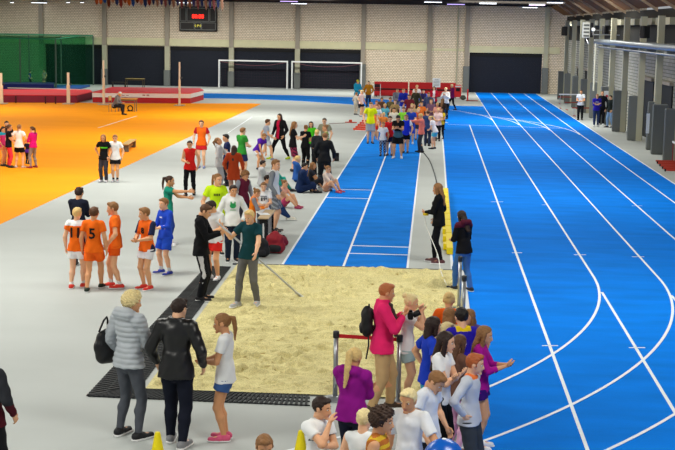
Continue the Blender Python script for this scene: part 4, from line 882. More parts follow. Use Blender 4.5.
# --- near right group
p_pink = person((378, 410, 282), 'woman with short ginger hair in pink jacket and beige trousers holding a camera', 85, ('jacket', '#ee2a6e'), ('pants', '#cba878'), '#5a4a3c', ('short', '#b86a3c'), ('cam', 'cam'), ((.05, -.05), (.05, .09)), fem=True, wide=1.15, hy=-6)
person((405, 402, 292.5), 'blond girl with hair tied up in white shirt covering her mouth with her hand', 95, (T_, '#eef0f2'), ('shorts', '#a9c4c8', .5), '#c8c8cc', ('bun', 'light'), ('mouth', 'mouth'), 'stand', age=.75, fem=True, hp=12)
def head(x, y, H_, *a, **k): return person(None, *a, H=H_, headat=(x, y), **k)
p_mag = head(353, 347, 1.50, 'girl with long blond ponytail in magenta fleece seen from behind', 25, ('hood', '#8c1484'), ('leg', '#1a1e30'), '#2a2a30', ('tail', 'blond'), ('cross', 'cross'), age=.85, fem=True, wide=1.18)
head(318, 395, 1.42, 'boy in white shirt with a black chest stripe resting his chin on his hand', 130, (T_, '#eceeee', ('band', '#15151a')), ('shorts', '#2a2c38'), '#2a2a30', ('short', 'dark'), ('mouth', 'cross'), age=.75, hy=-25, hp=8)
head(378.5, 406, 1.60, 'youth with bushy curly brown hair in orange-brown vest with yellow strap', 100, ('vest', '#b86a2c', ('stripes', '#d8b030')), ('shorts', '#20242c'), '#2a2a30', ('curly', 'cocoa'), ('down', 'down'), age=.9, hp=6)
head(363, 408, 1.44, 'child with pale cropped blond hair in white vest behind the curly hair', 20, ('vest', '#e8ecee'), ('shorts', '#20242c'), '#2a2a30', ('buzz', 'light'), ('down', 'down'), age=.8)
p_ball = head(411, 386, 1.48, 'blond boy in plain white shirt facing the camera above the blue ball', 195, (T_, '#eef0f2', None, .75), ('shorts', '#1c2430'), '#2a2a30', ('short', 'light'), ('down', (.26, .12, .04, .4, -.5, -.6)), age=.75, hy=10, hp=12)
head(429.5, 365, 1.46, 'brown-haired boy in grey-white shirt bowing his head to the right', 120, (T_, '#dfe3ea'), ('shorts', '#15151c'), '#2a2a30', ('short', 'mid'), ('slight', 'slight'), age=.75, hp=38)
p_dkblue = head(430.5, 316, 1.52, 'girl with dark bobbed hair in blue shirt with hand on hip', 70, (T_, '#1f3fc0'), ('shorts', '#3a9ab8', .5), '#3a3a40', ('bob', 'dark'), ('slight', 'hip'), age=.8, fem=True, hy=-10)
head(442.5, 330, 1.60, 'dark-haired girl in white shirt and black leggings with folded arms', 110, ('fit', '#eceef0', None, .5), ('leg', '#101014'), '#20202a', ('long', 'dark'), ('cross', 'cross'), age=.9, fem=True, hy=-10)
head(449, 291.5, 1.45, 'blond child with bunched hair in orange shirt beside the steel posts', 5, (T_, '#f0641c'), ('shorts', '#2a2c38'), '#3a3a40', ('bun', 'blond'), ('slight', 'slight'), age=.75, fem=True)
head(449, 307, 1.39, 'girl with loose light brown hair just behind the orange shirt', 15, (T_, '#c8b090'), ('shorts', '#2a2c38'), '#3a3a40', ('long', 'mid'), ('slight', 'slight'), age=.75, fem=True)
head(445, 321, 1.30, 'pale-faced blond child between the two dark-haired girls', 110, (T_, '#e8e0da'), ('shorts', '#2a2c38'), '#3a3a40', ('short', 'light'), ('slight', 'slight'), age=.7)
head(463, 307, 1.55, 'boy with short black hair in violet-blue shirt with yellow collar seen from behind', 340, (T_, '#2c1fa4', ('collar', '#e8c820')), ('shorts', '#241c80'), '#3a3a40', ('short', 'black'), ('slight', 'slight'), age=.8)
head(471, 308, 1.36, 'brown-haired girl looking left beside the yellow collar', 200, (T_, '#5a4a8a'), ('leg', '#2a2c38'), '#3a3a40', ('long', 'mid'), ('slight', 'slight'), age=.8, fem=True, hy=20)
head(457.5, 334, 1.42, 'girl with long brown hair and pale pink leggings between white and purple shirts', 50, (T_, '#6a4a3c'), ('leg', '#d8a4c4'), '#8a5a2c', ('long', 'brown'), ('hold', 'hold'), age=.85, fem=True)
person((477, 448, 324.5), 'girl in purple-magenta shirt holding a phone at the right of the near group', 100, (T_, '#a8148c', None, 1.5), ('shorts', '#3a1470', .4), '#e8e8ec', ('long', 'mid'), ('phone', 'phone'), 'stand', age=.85, fem=True, hp=10)
p_red = head(471.5, 352, 1.50, 'red-haired boy in pale grey long-sleeved shirt with hands on hips', 110, ('long', '#c3c8d2', ('collar', '#e8783c')), ('pants', '#3a4048'), '#9a2a4a', ('short', 'red'), ('hip', 'hip'), 'wide', age=.8, hy=-15)
head(263, 430, 1.40, 'brown-blond boy whose head rises at the bottom edge left of the yellow cone', 160, (T_, '#d8d8dc'), ('shorts', '#2a2c38'), '#3a3a40', ('short', 'mid'), ('down', 'down'), age=.75, hp=20)
# --- two people inside the throwing cage
person((30, 86, 70.5), 'small figure in blue shirt inside the green net cage', 90, (T_, '#2a4a8a'), ('pants', '#1c2430'), hair=('short', 'black'), arms=('slight', 'slight'), age=.7)
person((44.5, 86, 69.5), 'small figure in grey shirt inside the green net cage', 200, (T_, '#8a8c7c'), ('shorts', '#5a5a4c', .8), hair=('short', 'black'), arms=('hip', 'slight'), age=.75)
# ------------------------------------------------------------------ equipment
M_STEEL = mat('#a9adb2', .3, 'steel', .8, scale=4, amt=.1); M_RED = mat('#dc2a2e', .6, 'red_vinyl', scale=3, amt=.1); M_WOOD = mat('#b08850', .6, 'wood', scale=6, amt=.15)
M_BLACK = mat('#121214', .7, 'black_cloth', scale=10, amt=.2, bump=.3)
def dist_w(px, y): return px * math.hypot(y, 0) / F
# goals
def goal(xa, xb, yt, yb_, label):
    y = YB - 1.0; a = PY(xa, yb_, y).x; b_ = PY(xb, yb_, y).x; h_ = 2.06
    r = empty('goal', ((a + b_) / 2, y, 0), 0, label, 'goal', None); w_ = (b_ - a) / 2
    for s_ in (-1, 1): MB().box(s_ * w_ - .05, s_ * w_ + .05, -.05, .05, 0, h_).build('goal_post', mat('#d8dadc', .5), r)
    MB().box(-w_ - .05, w_ + .05, -.05, .05, h_, h_ + .1).build('crossbar', mat('#e0e2e4', .5), r)
    f = MB()
    for s_ in (-1, 1): f.tube([(s_ * w_, .05, h_), (s_ * w_, .6, h_ * .9), (s_ * w_, .85, .02)], .02, 6)
    f.tube([(-w_, .85, .03), (w_, .85, .03)], .02, 6); f.build('net_frame', M_STEEL, r)
    n = MB(); N_ = 26
    for i in range(N_ + 1):
        x = -w_ + 2 * w_ * i / N_; sag = .12 * math.sin(math.pi * i / N_)
        n.tube([(x, .06, h_ - sag), (x, .5, h_ * .88 - sag), (x, .8, .05)], .004, 3, cap=False)
    for k in range(9):
        z = .1 + (h_ - .2) * k / 9; n.tube([(-w_, .78 - .03 * k, z), (0, .85 - .03 * k, z - .04), (w_, .78 - .03 * k, z)], .004, 3, cap=False)
    n.tube([(-w_, .0, h_ - .02), (-w_ * .5, .02, h_ - .24), (0, .02, h_ - .3), (w_ * .5, .02, h_ - .24), (w_, .0, h_ - .02)], .012, 4, 1)
    n.build('net', [mat('#4a3040', .9, 'net'), mat('#8a5560', .9, 'net')], r)
goal(219, 287, 60, 87, 'white goal frame with net nearer the scoreboard, in front of the dark doors')
goal(291.8, 361, 61, 88, 'white goal frame with net nearer the red benches, in front of the dark doors')
# scoreboard
a, b_ = PY(179.5, 31, YB - .3), PY(217, 7, YB - .3)
r = empty('scoreboard', ((a.x + b_.x) / 2, YB - .3, a.z), 0, 'black electronic scoreboard with red digits high on the back wall', 'scoreboard'); W2, Hh = (b_.x - a.x) / 2, b_.z - a.z
MB().box(-W2, W2, -.12, .305, 0, Hh, 0, .02).build('case', mat('#08080a', .5), r)
f = MB()
for (x0, x1, z0, z1) in ((-.62, .62, .40, .95), (-1, -.66, .40, .95), (.66, 1, .40, .95), (-1, -.2, .06, .36), (.2, 1, .06, .36), (-.18, .18, .06, .36)):
    x0, x1, z0, z1 = x0 * W2 * .95, x1 * W2 * .95, z0 * Hh, z1 * Hh; t = .035
    f.box(x0, x1, -.15, -.12, z0, z0 + t); f.box(x0, x1, -.15, -.12, z1 - t, z1); f.box(x0, x0 + t, -.15, -.12, z0, z1); f.box(x1 - t, x1, -.15, -.12, z0, z1)
f.build('panel_frame', mat('#6f7270', .5), r)
tv, tf = text_verts('88:88', .42, .01, .012); q = MB().add([(v.x, -.14 - v.z, v.y + Hh * .60) for v in tv], tf); q.build('red_digits', emis('#ff2010', 2.2), r)
tv, tf = text_verts('0 P 0', .26, .01, .006); q = MB().add([(v.x, -.14 - v.z, v.y + Hh * .22) for v in tv], tf); q.build('yellow_digits', emis('#c8c040', .6), r)
# net cage
def netmat(hexc, alpha):
    m = bpy.data.materials.new('cage_net'); m.use_nodes = True; nt = m.node_tree; b = nt.nodes['Principled BSDF']; b.inputs['Base Color'].default_value = lin(hexc); b.inputs['Roughness'].default_value = .9
    tr = nt.nodes.new('ShaderNodeBsdfTransparent'); tr.inputs[0].default_value = lin('#d2eee0'); mx = nt.nodes.new('ShaderNodeMixShader'); mx.inputs[0].default_value = alpha
    nt.links.new(tr.outputs[0], mx.inputs[1]); nt.links.new(b.outputs[0], mx.inputs[2]); nt.links.new(mx.outputs[0], nt.nodes['Material Output'].inputs[0]); return m
yc0, yc1 = 95.8, YB - .8
cage = empty('throwing_cage', (PY(45, 88, yc0).x, yc0, 0), 0, 'tall green net cage for throwing on steel poles at the left of the back wall', 'net cage'); cx0 = cage.location.x
xr = PY(93.5, 86, yc1).x - cx0; xl = -14 - 0; zt = PY(60, 35, yc1).z; nm = netmat('#3a7a62', .05)
pl = [(PY(20.5, 86, yc0).x - cx0, 0), (PY(56, 86, yc0).x - cx0, 0), (PY(29.5, 86, yc1).x - cx0, yc1 - yc0), (PY(61.5, 86, yc1).x - cx0, yc1 - yc0), (xr, yc1 - yc0), (xl, yc1 - yc0)]
for (x, y) in pl: MB().tube([(x, y, 0), (x, y, zt if y else zt - .2)], .055, 8).build('pole', mat('#5a6a60', .5, 'steel', .5), cage)
n = MB(); n.box(xl, xr, yc1 - yc0, yc1 - yc0 + .01, .02, zt); n.build('back_net', nm, cage)
n = MB(); n.box(pl[1][0], pl[1][0] + .01, 0, yc1 - yc0, .02, zt - .1); n.build('side_net', nm, cage)
n = MB(); n.box(xl, pl[1][0], 0, .01, .02, zt - .2); n.build('front_net', nm, cage)
n = MB(); n.tube([(xl, yc1 - yc0, zt), (xr, yc1 - yc0, zt)], .05, 6); n.tube([(xl, 0, zt - .2), (pl[1][0], 0, zt - .2)], .05, 6); n.tube([(pl[1][0], 0, zt - .2), (pl[1][0], yc1 - yc0, zt)], .04, 6); n.build('top_rail', mat('#2f8a68', .6), cage)
# landing mats
def matblock(name, tops, hz, layers, label, topc, seams=()):
    """tops: outline of the top seen in the photo; layers: (z0,z1,colour)"""
    pts = [P(x, y, hz) for x, y in tops]; c = pts[0]
    r = empty(name, (c.x, c.y, 0), 0, label, 'mat'); loc = [(p.x - c.x, p.y - c.y) for p in pts]
    for k, (z0, z1, colr) in enumerate(layers):
        MB().prism(loc, z0, z1 - .015).build('foam_layer', mat(colr, .6, 'vinyl', scale=2, amt=.12), r)
    cen = (sum(p[0] for p in loc) / len(loc), sum(p[1] for p in loc) / len(loc))
    MB().prism([(cen[0] + (p[0] - cen[0]) * 1.004, cen[1] + (p[1] - cen[1]) * 1.01) for p in loc], hz - .02, hz + .02).build('top_cover', mat(topc, .55, 'vinyl', scale=1, amt=.12), r)
    for s_ in seams:
        a_ = P(s_, tops[0][1], hz); MB().box(a_.x - c.x - .03, a_.x - c.x + .03, min(l[1] for l in loc) - .03, min(l[1] for l in loc) + .1, .02, hz).build('seam', mat('#3a1018', .7), r)
    return r, c
hj, c_ = matblock('landing_mat', [(-25, 94.8), (76.5, 95.4), (92, 92), (89.5, 89.8), (14, 89.6), (-25, 89.4)], .45, [(0, .45, '#7a1c34')], 'red-topped high jump landing mat with dark maroon sides behind the orange court', '#e8323c', (21, 54, 65))
pv, c2 = matblock('landing_mat', [(92.5, 92.3), (190.5, 93.4), (203.6, 90.2), (200, 88.4), (112, 87.2)], .62, [(0, .33, '#b01a22'), (.33, .62, '#e4dcd8')], 'wide red and white pole vault landing mat beside the blue bend', '#dc3642')
for k, (px, t) in enumerate(((125, '~ ~'), (142, '= = ='), (156, '~=~'))):
    p = PY(px, 95.6, c2.y + .1); tv, tf = text_verts(t, .3, .01, .01); MB().add([(p.x - c2.x + v.x, min(0, 0) - .05 - v.z + (P(px, 92.8, .62).y - c2.y), .47 + v.y * .6) for v in tv], tf).build('printed_mark', mat('#8a2a38', .7), pv)
bm, _ = matblock('gym_mat', [(-20, 84.0), (53.5, 84.6), (54.5, 82.6), (-20, 82.2)], .4, [(0, .4, '#161a66')], 'dark blue padded mat behind the high jump bed, inside the cage front', '#1c2078')
bm, _ = matblock('gym_mat', [(54, 89), (76, 89), (90, 85.2), (56, 85)], .1, [(0, .1, '#1c4a94')], 'thin bright blue mat lying flat below the green cage', '#2058a8')
# uprights
def upright(px, pyb, pyt, label, wide=.10):
    g = P(px, pyb + 1.0); h_ = height_at(g, pyt); r = empty('jump_upright', g, 0, label, 'upright')
    MB().box(-.3, .3, -.35, .35, 0.005, .06, 0, .02).build('base', mat('#b8a890', .5), r)
    MB().box(-wide, wide, -.05, .05, .06, h_ * .6, 0, .015).build('lower_post', mat('#d8c4a8', .5), r)
    MB().box(-wide * .7, wide * .7, -.04, .04, h_ * .58, h_, 0, .01).build('upper_post', mat('#e0d4c0', .5), r)
    MB().box(wide * .7, wide + .1, -.05, .05, h_ * .62, h_ * .66).build('bar_rest', mat('#3a3a3a', .5), r)
upright(1.6, 103, 73, 'cream high jump upright at the far left edge'); upright(68.5, 103.2, 72.5, 'cream high jump upright in front of the seam of the red landing mat')
upright(103.8, 104, 60, 'tall slim white pole vault upright at the left end of the vault mat', .07); upright(179.5, 104.8, 62, 'tall slim white pole vault upright right of the vault mat centre', .06)
g = P(40, 89.3, .5); r = empty('crossbar', (g.x, P(40, 99).y + 3, .47), 0, 'thin pale high jump crossbar resting on the red landing mat', 'bar'); MB().tube([(-2.4, 0, .03), (2.4, 0, .03)], .025, 8).build('bar', mat('#e8d0c0', .5), r); MB().tube([(.9, 0, .03), (1.8, 0, .03)], .032, 8).build('white_band', M_WHITE, r)
# table behind the vault mat, bench, official's desk
def table(name, loc, L, D, h_, rz, label, topm, legm, cat='table', panel=None):
    r = empty(name, loc, rz, label, cat); MB().box(-L/2, L/2, -D/2, D/2, h_ - .035, h_, 0, .01).build('tabletop', topm, r)
    for sx in (-1, 1):
        for sy in (-1, 1): MB().box(sx * (L/2 - .06) - .02, sx * (L/2 - .06) + .02, sy * (D/2 - .05) - .02, sy * (D/2 - .05) + .02, 0.002, h_ - .035).build('leg', legm, r)
    MB().box(-L/2 + .06, L/2 - .06, -D/2 + .04, -D/2 + .06, h_ - .13, h_ - .035).build('apron', legm, r)
    if panel: MB().box(-L/2 + .05, L/2 - .05, D/2 - .07, D/2 - .05, h_ * .3, h_ - .04).build('front_panel', panel, r)
    return r
table('table', P(135, 88.6), 1.4, .6, .75, 0, 'old brown wooden table standing behind the vault mat', mat('#7a6a3a', .6), mat('#4a3c22', .6))
r = empty('bench', P(119, 87.6), 0, 'low dark bench left of the brown table behind the vault mat', 'bench'); MB().box(-.55, .55, -.15, .15, .36, .42).build('seat', mat('#2a2420', .6), r); MB().box(-.5, -.44, -.12, .12, 0.002, .36).build('leg', mat('#2a2420', .6), r); MB().box(.44, .5, -.12, .12, 0.002, .36).build('leg', mat('#2a2420', .6), r)
desk = table('desk', P(127.8, 111.5), 1.0, .55, .72, 0, 'small desk with yellowish top where the official writes on the orange court', mat('#c89a50', .6), mat('#7a6a50', .5), 'desk')
g = P(113.5, 112); r = empty('chair', g, -math.radians(100), 'light wooden chair under the official on the orange court', 'chair')
MB().box(-.2, .2, -.2, .2, .42, .46, 0, .01).build('seat', mat('#b8955c', .6), r); MB().box(-.2, .2, -.22, -.19, .62, .88, 0, .01).build('backrest', mat('#b8955c', .6), r)
for sx in (-1, 1):
    for sy in (-1, 1): MB().tube([(sx * .19, sy * .19, 0.003), (sx * .18, sy * .19, .43 if sy > 0 else .86)], .014, 6).build('leg', mat('#8a8478', .5, 'steel', .5), r)
g = P(130.3, 111.3); r = empty('cable_reel', g, 0, 'small black cable reel under the desk on the orange court', 'cable reel')
b = MB(); pts = [(.14 * math.cos(t * .5), 0, .17 + .14 * math.sin(t * .5)) for t in range(14)]; b.tube(pts, .035, 6); b.build('reel', M_BLACK, r); MB().box(-.18, .18, -.06, .06, .004, .04).build('foot', M_BLACK, r)
g = P(129, 149.5); r = empty('gym_bench', g, 0, 'long low wooden gym bench behind the white-shirted boy at the edge of the orange court', 'bench')
A_, B_ = P(123.6, 153.5) - g, P(133, 147.5) - g; d = (B_ - A_).normalized(); r.rotation_euler = (0, 0, math.atan2(d.y, d.x)); L2 = (B_ - A_).length / 2 * .95
MB().box(-L2, L2, -.14, .14, .27, .31, 0, .01).build('seat', mat('#c8a468', .5, 'wood', scale=5, amt=.1), r)
for s_ in (-1, 1): MB().box(s_ * L2 * .8 - .05, s_ * L2 * .8 + .05, -.13, .13, 0.002, .27).build('leg', mat('#6a6a62', .5), r)
MB().box(-L2 * .8, L2 * .8, -.03, .03, .08, .16).build('stretcher', mat('#a8864e', .5), r)
# red folding benches / mat carts by the back wall
def redcart(xa, xb, pyb, label, h_=1.05, lean=.0):
    a = P(xa, pyb); b_ = P(xb, pyb); r = empty('mat_trolley', ((a.x + b_.x) / 2, a.y, 0), 0, label, 'mat trolley'); w_ = (b_.x - a.x) / 2
    MB().box(-w_, w_, -.35, .35, .12, .52, 0, .05).build('lower_cushion', M_RED, r)
    f = MB(); f.add([(-w_, -.1, .52), (w_, -.1, .52), (w_, .12, h_), (-w_, .12, h_), (-w_, .3, .52), (w_, .3, .52), (w_, .36, h_), (-w_, .36, h_)], [(0,1,2,3),(5,4,7,6),(3,2,6,7),(0,3,7,4),(1,5,6,2),(0,4,5,1)]); f.build('back_cushion', M_RED, r)
    MB().box(-w_ * .95, w_ * .95, -.37, -.1, .52, .60).build('dark_rail', mat('#2a1012', .6), r); MB().box(-w_, w_, -.34, .34, .06, .12).build('frame', mat('#8a1a20', .5), r)
    for sx in (-1, 1):
        for sy in (-1, 1): MB().tube([(sx * w_ * .85 - .02, sy * .28, .05), (sx * w_ * .85 + .02, sy * .28, .05)], .045, 10).build('wheel', M_BLACK, r)
    return r
redcart(374, 408, 96.5, 'red padded trolley bench left of the white notice board by the back wall'); redcart(409, 455, 97.2, 'longer red padded trolley bench behind the white notice board by the back wall')
g = P(457.6, 98.5); r = empty('equipment_cart', g, 0, 'small red equipment cart with dark opening at the right end of the red benches', 'cart'); MB().box(-.24, .24, -.25, .25, .1, .95, 0, .04).build('body', M_RED, r); MB().box(-.14, .14, -.27, -.25, .52, .75).build('dark_opening', M_BLACK, r); MB().box(-.2, .2, -.27, -.25, .8, .9).build('white_plate', M_WHITE, r)
for s_ in (-1, 1): MB().tube([(s_ * .16 - .02, -.2, .06), (s_ * .16 + .02, -.2, .06)], .055, 10).build('wheel', M_BLACK, r)
g = P(377, 97.5); r = empty('folding_chair', g, 0, 'white-framed folding chair at the left end of the red trolley benches', 'chair'); f = MB()
for s_ in (-1, 1): f.tube([(s_ * .22, -.2, 0.01), (s_ * .22, .0, .5), (s_ * .22, .15, .95)], .02, 6); f.tube([(s_ * .22, .2, 0.01), (s_ * .22, -.15, .5)], .02, 6)
f.build('frame', M_WHITE, r); MB().box(-.22, .22, -.18, .18, .47, .51).build('seat', mat('#3a1a20', .6), r); MB().box(-.22, .22, .12, .15, .68, .92).build('backrest', mat('#3a1a20', .6), r)
g = P(436, 100); z0, z1 = height_at(g, 87.3), height_at(g, 78.2); r = empty('notice_board', g, 0, 'white sheet of notices on a stand rising above the runway crowd', 'notice board'); w_ = 3.9 * g.y / F
MB().box(-w_, w_, -.015, .015, z0, z1).build('sheet', mat('#eceff2', .6), r); MB().tube([(0, .03, 0), (0, .03, z1)], .02, 8).build('stand', M_STEEL, r); MB().box(-.25, .25, -.2, .2, 0.003, .03).build('base', M_STEEL, r)
f = MB()
for k in range(5): f.box(-w_ * (.75 if k else .5), w_ * (.75 if k else .5), -.018, -.015, z1 - .12 - k * .1, z1 - .09 - k * .1)
f.build('printed_lines', mat('#6a7480', .7), r)
g = P(469, 101); r = empty('barrier_post', g, 0, 'short red marker post on brownish base beside the inner lane at the back', 'post'); MB().tube([(-.1, 0, .05), (-.1, 0, .8)], .05, 8).build('post', M_RED, r); MB().box(-.2, .6, -.25, .25, .003, .06).build('base', mat('#8a4a40', .6), r)
g = P(463, 100); tag(MB().lathe([(.08, .01), (.2, .1), (.22, .2), (.12, .32), (.04, .34)], 14).build('sports_bag', mat('#4a4f48', .7), None, g, 0, True), 'small dark grey bag on the floor right of the red equipment cart', 'bag')
# stanchions with belt
def stanchion(g, label, h_=.93, rz=0):
    r = empty('stanchion', g, rz, label, 'barrier post')
    MB().lathe([(.18, .004), (.18, .02), (.13, .035), (.04, .045), (.03, .05)], 28).build('base', M_STEEL, r, smooth=False)
    MB().lathe([(.032, .045), (.032, h_ - .07)], 16).build('pole', M_STEEL, r, smooth=True)
    MB().lathe([(.042, h_ - .09), (.042, h_ - .01), (.034, h_)], 16).build('belt_head', mat('#3a3c40', .4, 'steel', .5), r, smooth=True); return r
s1, s2 = P(335, 399.5), P(398, 404)
stanchion(s1, 'chrome barrier post with red belt left of the magenta fleece at the sand edge'); stanchion(s2, 'chrome barrier post behind the pink jacket, at the right end of the red belt')
d = s2 - s1; b = MB(); nn = Vector((-d.y, d.x, 0)).normalized() * .003
p0, p1 = s1 + d.normalized() * .04, s2 - d.normalized() * .04
b.add([p0 - nn + Vector((0, 0, .84)), p1 - nn + Vector((0, 0, .84)), p1 - nn + Vector((0, 0, .89)), p0 - nn + Vector((0, 0, .89)), p0 + nn + Vector((0, 0, .84)), p1 + nn + Vector((0, 0, .84)), p1 + nn + Vector((0, 0, .89)), p0 + nn + Vector((0, 0, .89))], [(0,1,2,3),(5,4,7,6),(3,2,6,7),(0,4,5,1)])
tag(b.build('barrier_belt', mat('#c8202a', .6)), 'red barrier belt stretched between the two chrome posts at the sand edge', 'belt')
stanchion(P(458.8, 309.5), 'steel post under the hands of the woman with the maroon hood', .95); stanchion(P(462.5, 333), 'steel post just in front, behind the boy with the yellow collar', .95)
# distance marker board
ya, yb2 = P(452, 255).y, P(449, 193).y; r = empty('distance_board', (.40, ya, 0), 0, 'long yellow stepped distance marker board along the right of the grey strip', 'marker board')
n_ = 10; L = (yb2 - ya) / n_
for i in range(n_):
    f = MB(); f.box(0, .14, i * L, i * L + L * .93, 0.012, .16, 0, .01); f.box(-.07, 0, i * L + L * .55, i * L + L * .85, 0.012, .14); f.build('yellow_segment', mat('#e8d010', .5), r)
# tape and cable on the grey strip
def cable(pts, rad, m, name, label, cat):
    P_ = [Vector(p) for p in pts]; out = []
    for i in range(len(P_) - 1):
        a_, b_ = P_[i], P_[i + 1]; pa, pb = P_[max(0, i - 1)], P_[min(len(P_) - 1, i + 2)]
        for k in range(6):
            t = k / 6; out.append(.5 * ((2 * a_) + (b_ - pa) * t + (2 * pa - 5 * a_ + 4 * b_ - pb) * t * t + (3 * a_ - pa - 3 * b_ + pb) * t ** 3))
    out.append(P_[-1]); return tag(MB().tube(out, rad, 6).build(name, m, smooth=True), label, cat)
cable([P(421, 149, .015), P(424, 153, .015), P(429.6, 160.5, .015), (P(434, 172, .012)), P(436.8, 184, .012), P(437.5, 200, .012), P(437, 225, .012)], .018, mat('#3a3f44', .6), 'cable', 'thin dark cable snaking down the grey strip between runway and track', 'cable')
hw = p_wire['wr'][-1]; cable([hw + Vector((0, 0, .02)), hw + Vector((.01, -.06, -.25)), P(437.5, 254, .25), P(440.5, 270, .06), P(446.5, 285, .05)], .010, mat('#e8e8e0', .6), 'measuring_tape', 'white measuring tape hanging from the hand of the woman by the marker board', 'tape')
tag(MB().lathe([(.02, -.02), (.06, -.02), (.06, .02), (.02, .02)], 16).build('tape_reel', mat('#d8b818', .5), None, hw + Vector((0, -.07, -.03))), 'small yellow tape reel in the hand of the woman by the marker board', 'tape reel')
# rake
A_ = p_rake['wr'][1]; B_ = P(301, 296.5, .05); C_r = p_rake['wr'][-1]; d = (B_ - A_).normalized()
r = empty('sand_rake', B_, 0, 'long pale sand rake held across the body of the young man in teal', 'rake'); A0 = A_ - d * .16 + Vector((0, -.04, .0))
MB().tube([A0 - B_, (0, 0, 0)], .019, 8).build('handle', mat('#c9ccd0', .5), r, smooth=True)
f = MB(); pd = Vector((-d.y, d.x, 0)).normalized(); dn = d.copy(); dn.z = 0; dn.normalize()
f.tube([pd * -.2, pd * .2], .018, 6)
for i in range(11):
    o_ = pd * (-.2 + .04 * i); f.tube([o_, o_ + dn * .02 + Vector((0, 0, -.035))], .007, 4)
f.tube([-d * .22 , pd * -.13], .01, 5); f.tube([-d * .22, pd * .13], .01, 5); f.build('rake_head', mat('#e0e2e4', .5), r)
# little table by the bags
tA, tB, tC, tD = P(257.3, 218, .76), P(268.7, 218, .76), P(276.3, 209.5, .76), P(264.5, 209.2, .76); ce = (tA + tB + tC + tD) / 4; ax = (tD - tA); wv = (tB - tA)
ang = math.atan2(wv.y, wv.x); tt_ = table('table', (ce.x, ce.y, 0), wv.length * .98, ax.length * .93, .76, ang + .0, 'small school table with pale top where results are written, left of the runway', mat('#c8ae88', .5, 'wood', scale=4, amt=.06), mat('#18181a', .6), 'table', mat('#8a8c90', .6))
tt_.rotation_euler = (0, 0, 0); 
for ch, (dx, dy) in zip([c for c in tt_.children if c.name.startswith('leg')], ((0, 0),) * 4): pass
g = ce + Vector((-.05, -.1, .0)); p = MB().box(-.11, .11, -.15, .15, .762, .768); tag(p.build('paper_sheet', M_WHITE, None, (g.x, g.y, 0), .3), 'white result sheet lying on the small school table', 'paper')
# backpacks and bags
def backpack(c, w_, d_, h_, col1, col2, label, rz=0, hang=False, cat='backpack', name='backpack'):
    r = empty(name, c, rz, label, cat); s = Solid(.05)
    s.cone((-w_ * .25, 0, h_ * .28), (w_ * .25, 0, h_ * .28), h_ * .27, h_ * .27, ((0, 1, 0), h_ * .54 / d_)); s.cone((-w_ * .2, 0, h_ * .6), (w_ * .2, 0, h_ * .6), h_ * .24, h_ * .24, ((0, 1, 0), h_ * .5 / d_)); s.cone((0, 0, h_ * .8), (0, 0, h_ * .82), h_ * .17, h_ * .15, ((0, 1, 0), h_ * .4 / d_))
    s.noise = (.006, 22, rnd_b.random() * 6); s.cuts = [((0, 0, 0.004), (0, 0, -1))]; V, Q = s.mesh(.02); link_mesh('main_pocket', V, Q, mat(col1, .7, 'nylon', scale=10, amt=.12), r)
    s = Solid(.03); s.cone((-w_ * .2, -d_ * .42, h_ * .25), (w_ * .2, -d_ * .42, h_ * .25), h_ * .16, h_ * .16, ((0, 1, 0), 1.8)); s.cuts = [((0, 0, 0.006), (0, 0, -1))]; V, Q = s.mesh(.018); link_mesh('front_pocket', V, Q, mat(col2, .7, 'nylon', scale=10, amt=.12), r)
    for s_ in (-1, 1):
        MB().tube([(s_ * w_ * .2, d_ * .3, h_ * .85), (s_ * w_ * .28, d_ * .7, h_ * .65), (s_ * w_ * .28, d_ * .65, h_ * .3), (s_ * w_ * .25, d_ * .35, h_ * .1)], .015, 6).build('strap', mat('#1a1a1c', .8), r, smooth=True)
    MB().tube([(-.05, .02, h_ * .95), (0, .02, h_ * 1.02), (.05, .02, h_ * .95)], .01, 6).build('carry_loop', mat('#1a1a1c', .8), r, smooth=True); return r
rnd_b = random.Random(4)
backpack(P(260, 257.0), .36, .26, .46, '#1c1c20', '#26262c', 'big black backpack leaning against the leg of the small school table')
backpack(P(275, 253.5), .34, .26, .52, '#8a1c28', '#1a1a1e', 'red and black backpack standing right of the big black backpack')
backpack(P(282.5, 246), .26, .2, .24, '#7a1630', '#a02a3a', 'small dark red bag on the floor at the right end of the backpacks', name='sports_bag', cat='bag')
g = P(336.2, 161); r = empty('loudspeaker', g, .2, 'small black loudspeaker box on the grey floor left of the runway', 'loudspeaker'); MB().box(-.09, .09, -.1, .1, .003, .3, 0, .01).build('cabinet', M_BLACK, r); MB().lathe([(.06, 0), (.05, .01)], 14).build('speaker_driver', mat('#2a2a2e', .5), r, (0, -.1, .12)).rotation_euler = (math.pi / 2, 0, 0)
# handbag, backpack and camera carried by people
def att(pp, x, y, z): return pp['T'](x, y, z)
g = att(p_woman, -.185, -.02, -.045); r = empty('handbag', g, -math.radians(32), 'large black leather tote hanging from the shoulder of the woman in light grey', 'handbag')
s = Solid(.03); s.cone((0, -.06, .14), (0, .14, .12), .12, .12, ((1, 0, 0), 1.8)); s.cone((0, -.10, .24), (0, .12, .26), .11, .11, ((1, 0, 0), 2.0)); s.cone((0, -.08, .34), (0, .08, .38), .09, .08, ((1, 0, 0), 2.2)); V, Q = s.mesh(.012); link_mesh('bag_body', V, Q, mat('#0e0e10', .4, 'leather', scale=8, amt=.1, spec=.5), r)
for y_ in (-.06, .07): MB().tube([(0, y_ - .07, .42), (.04, y_ - .03, .56), (.06, y_, .60), (.04, y_ + .03, .56), (0, y_ + .07, .42)], .012, 6).build('handle', mat('#0e0e10', .4), r, smooth=True)
g = att(p_pink, -.01, -.115, .06); backpack(g, .30, .16, .40, '#141416', '#1a1a1e', 'black backpack worn on the back of the woman in the pink jacket', -math.radians(85) )
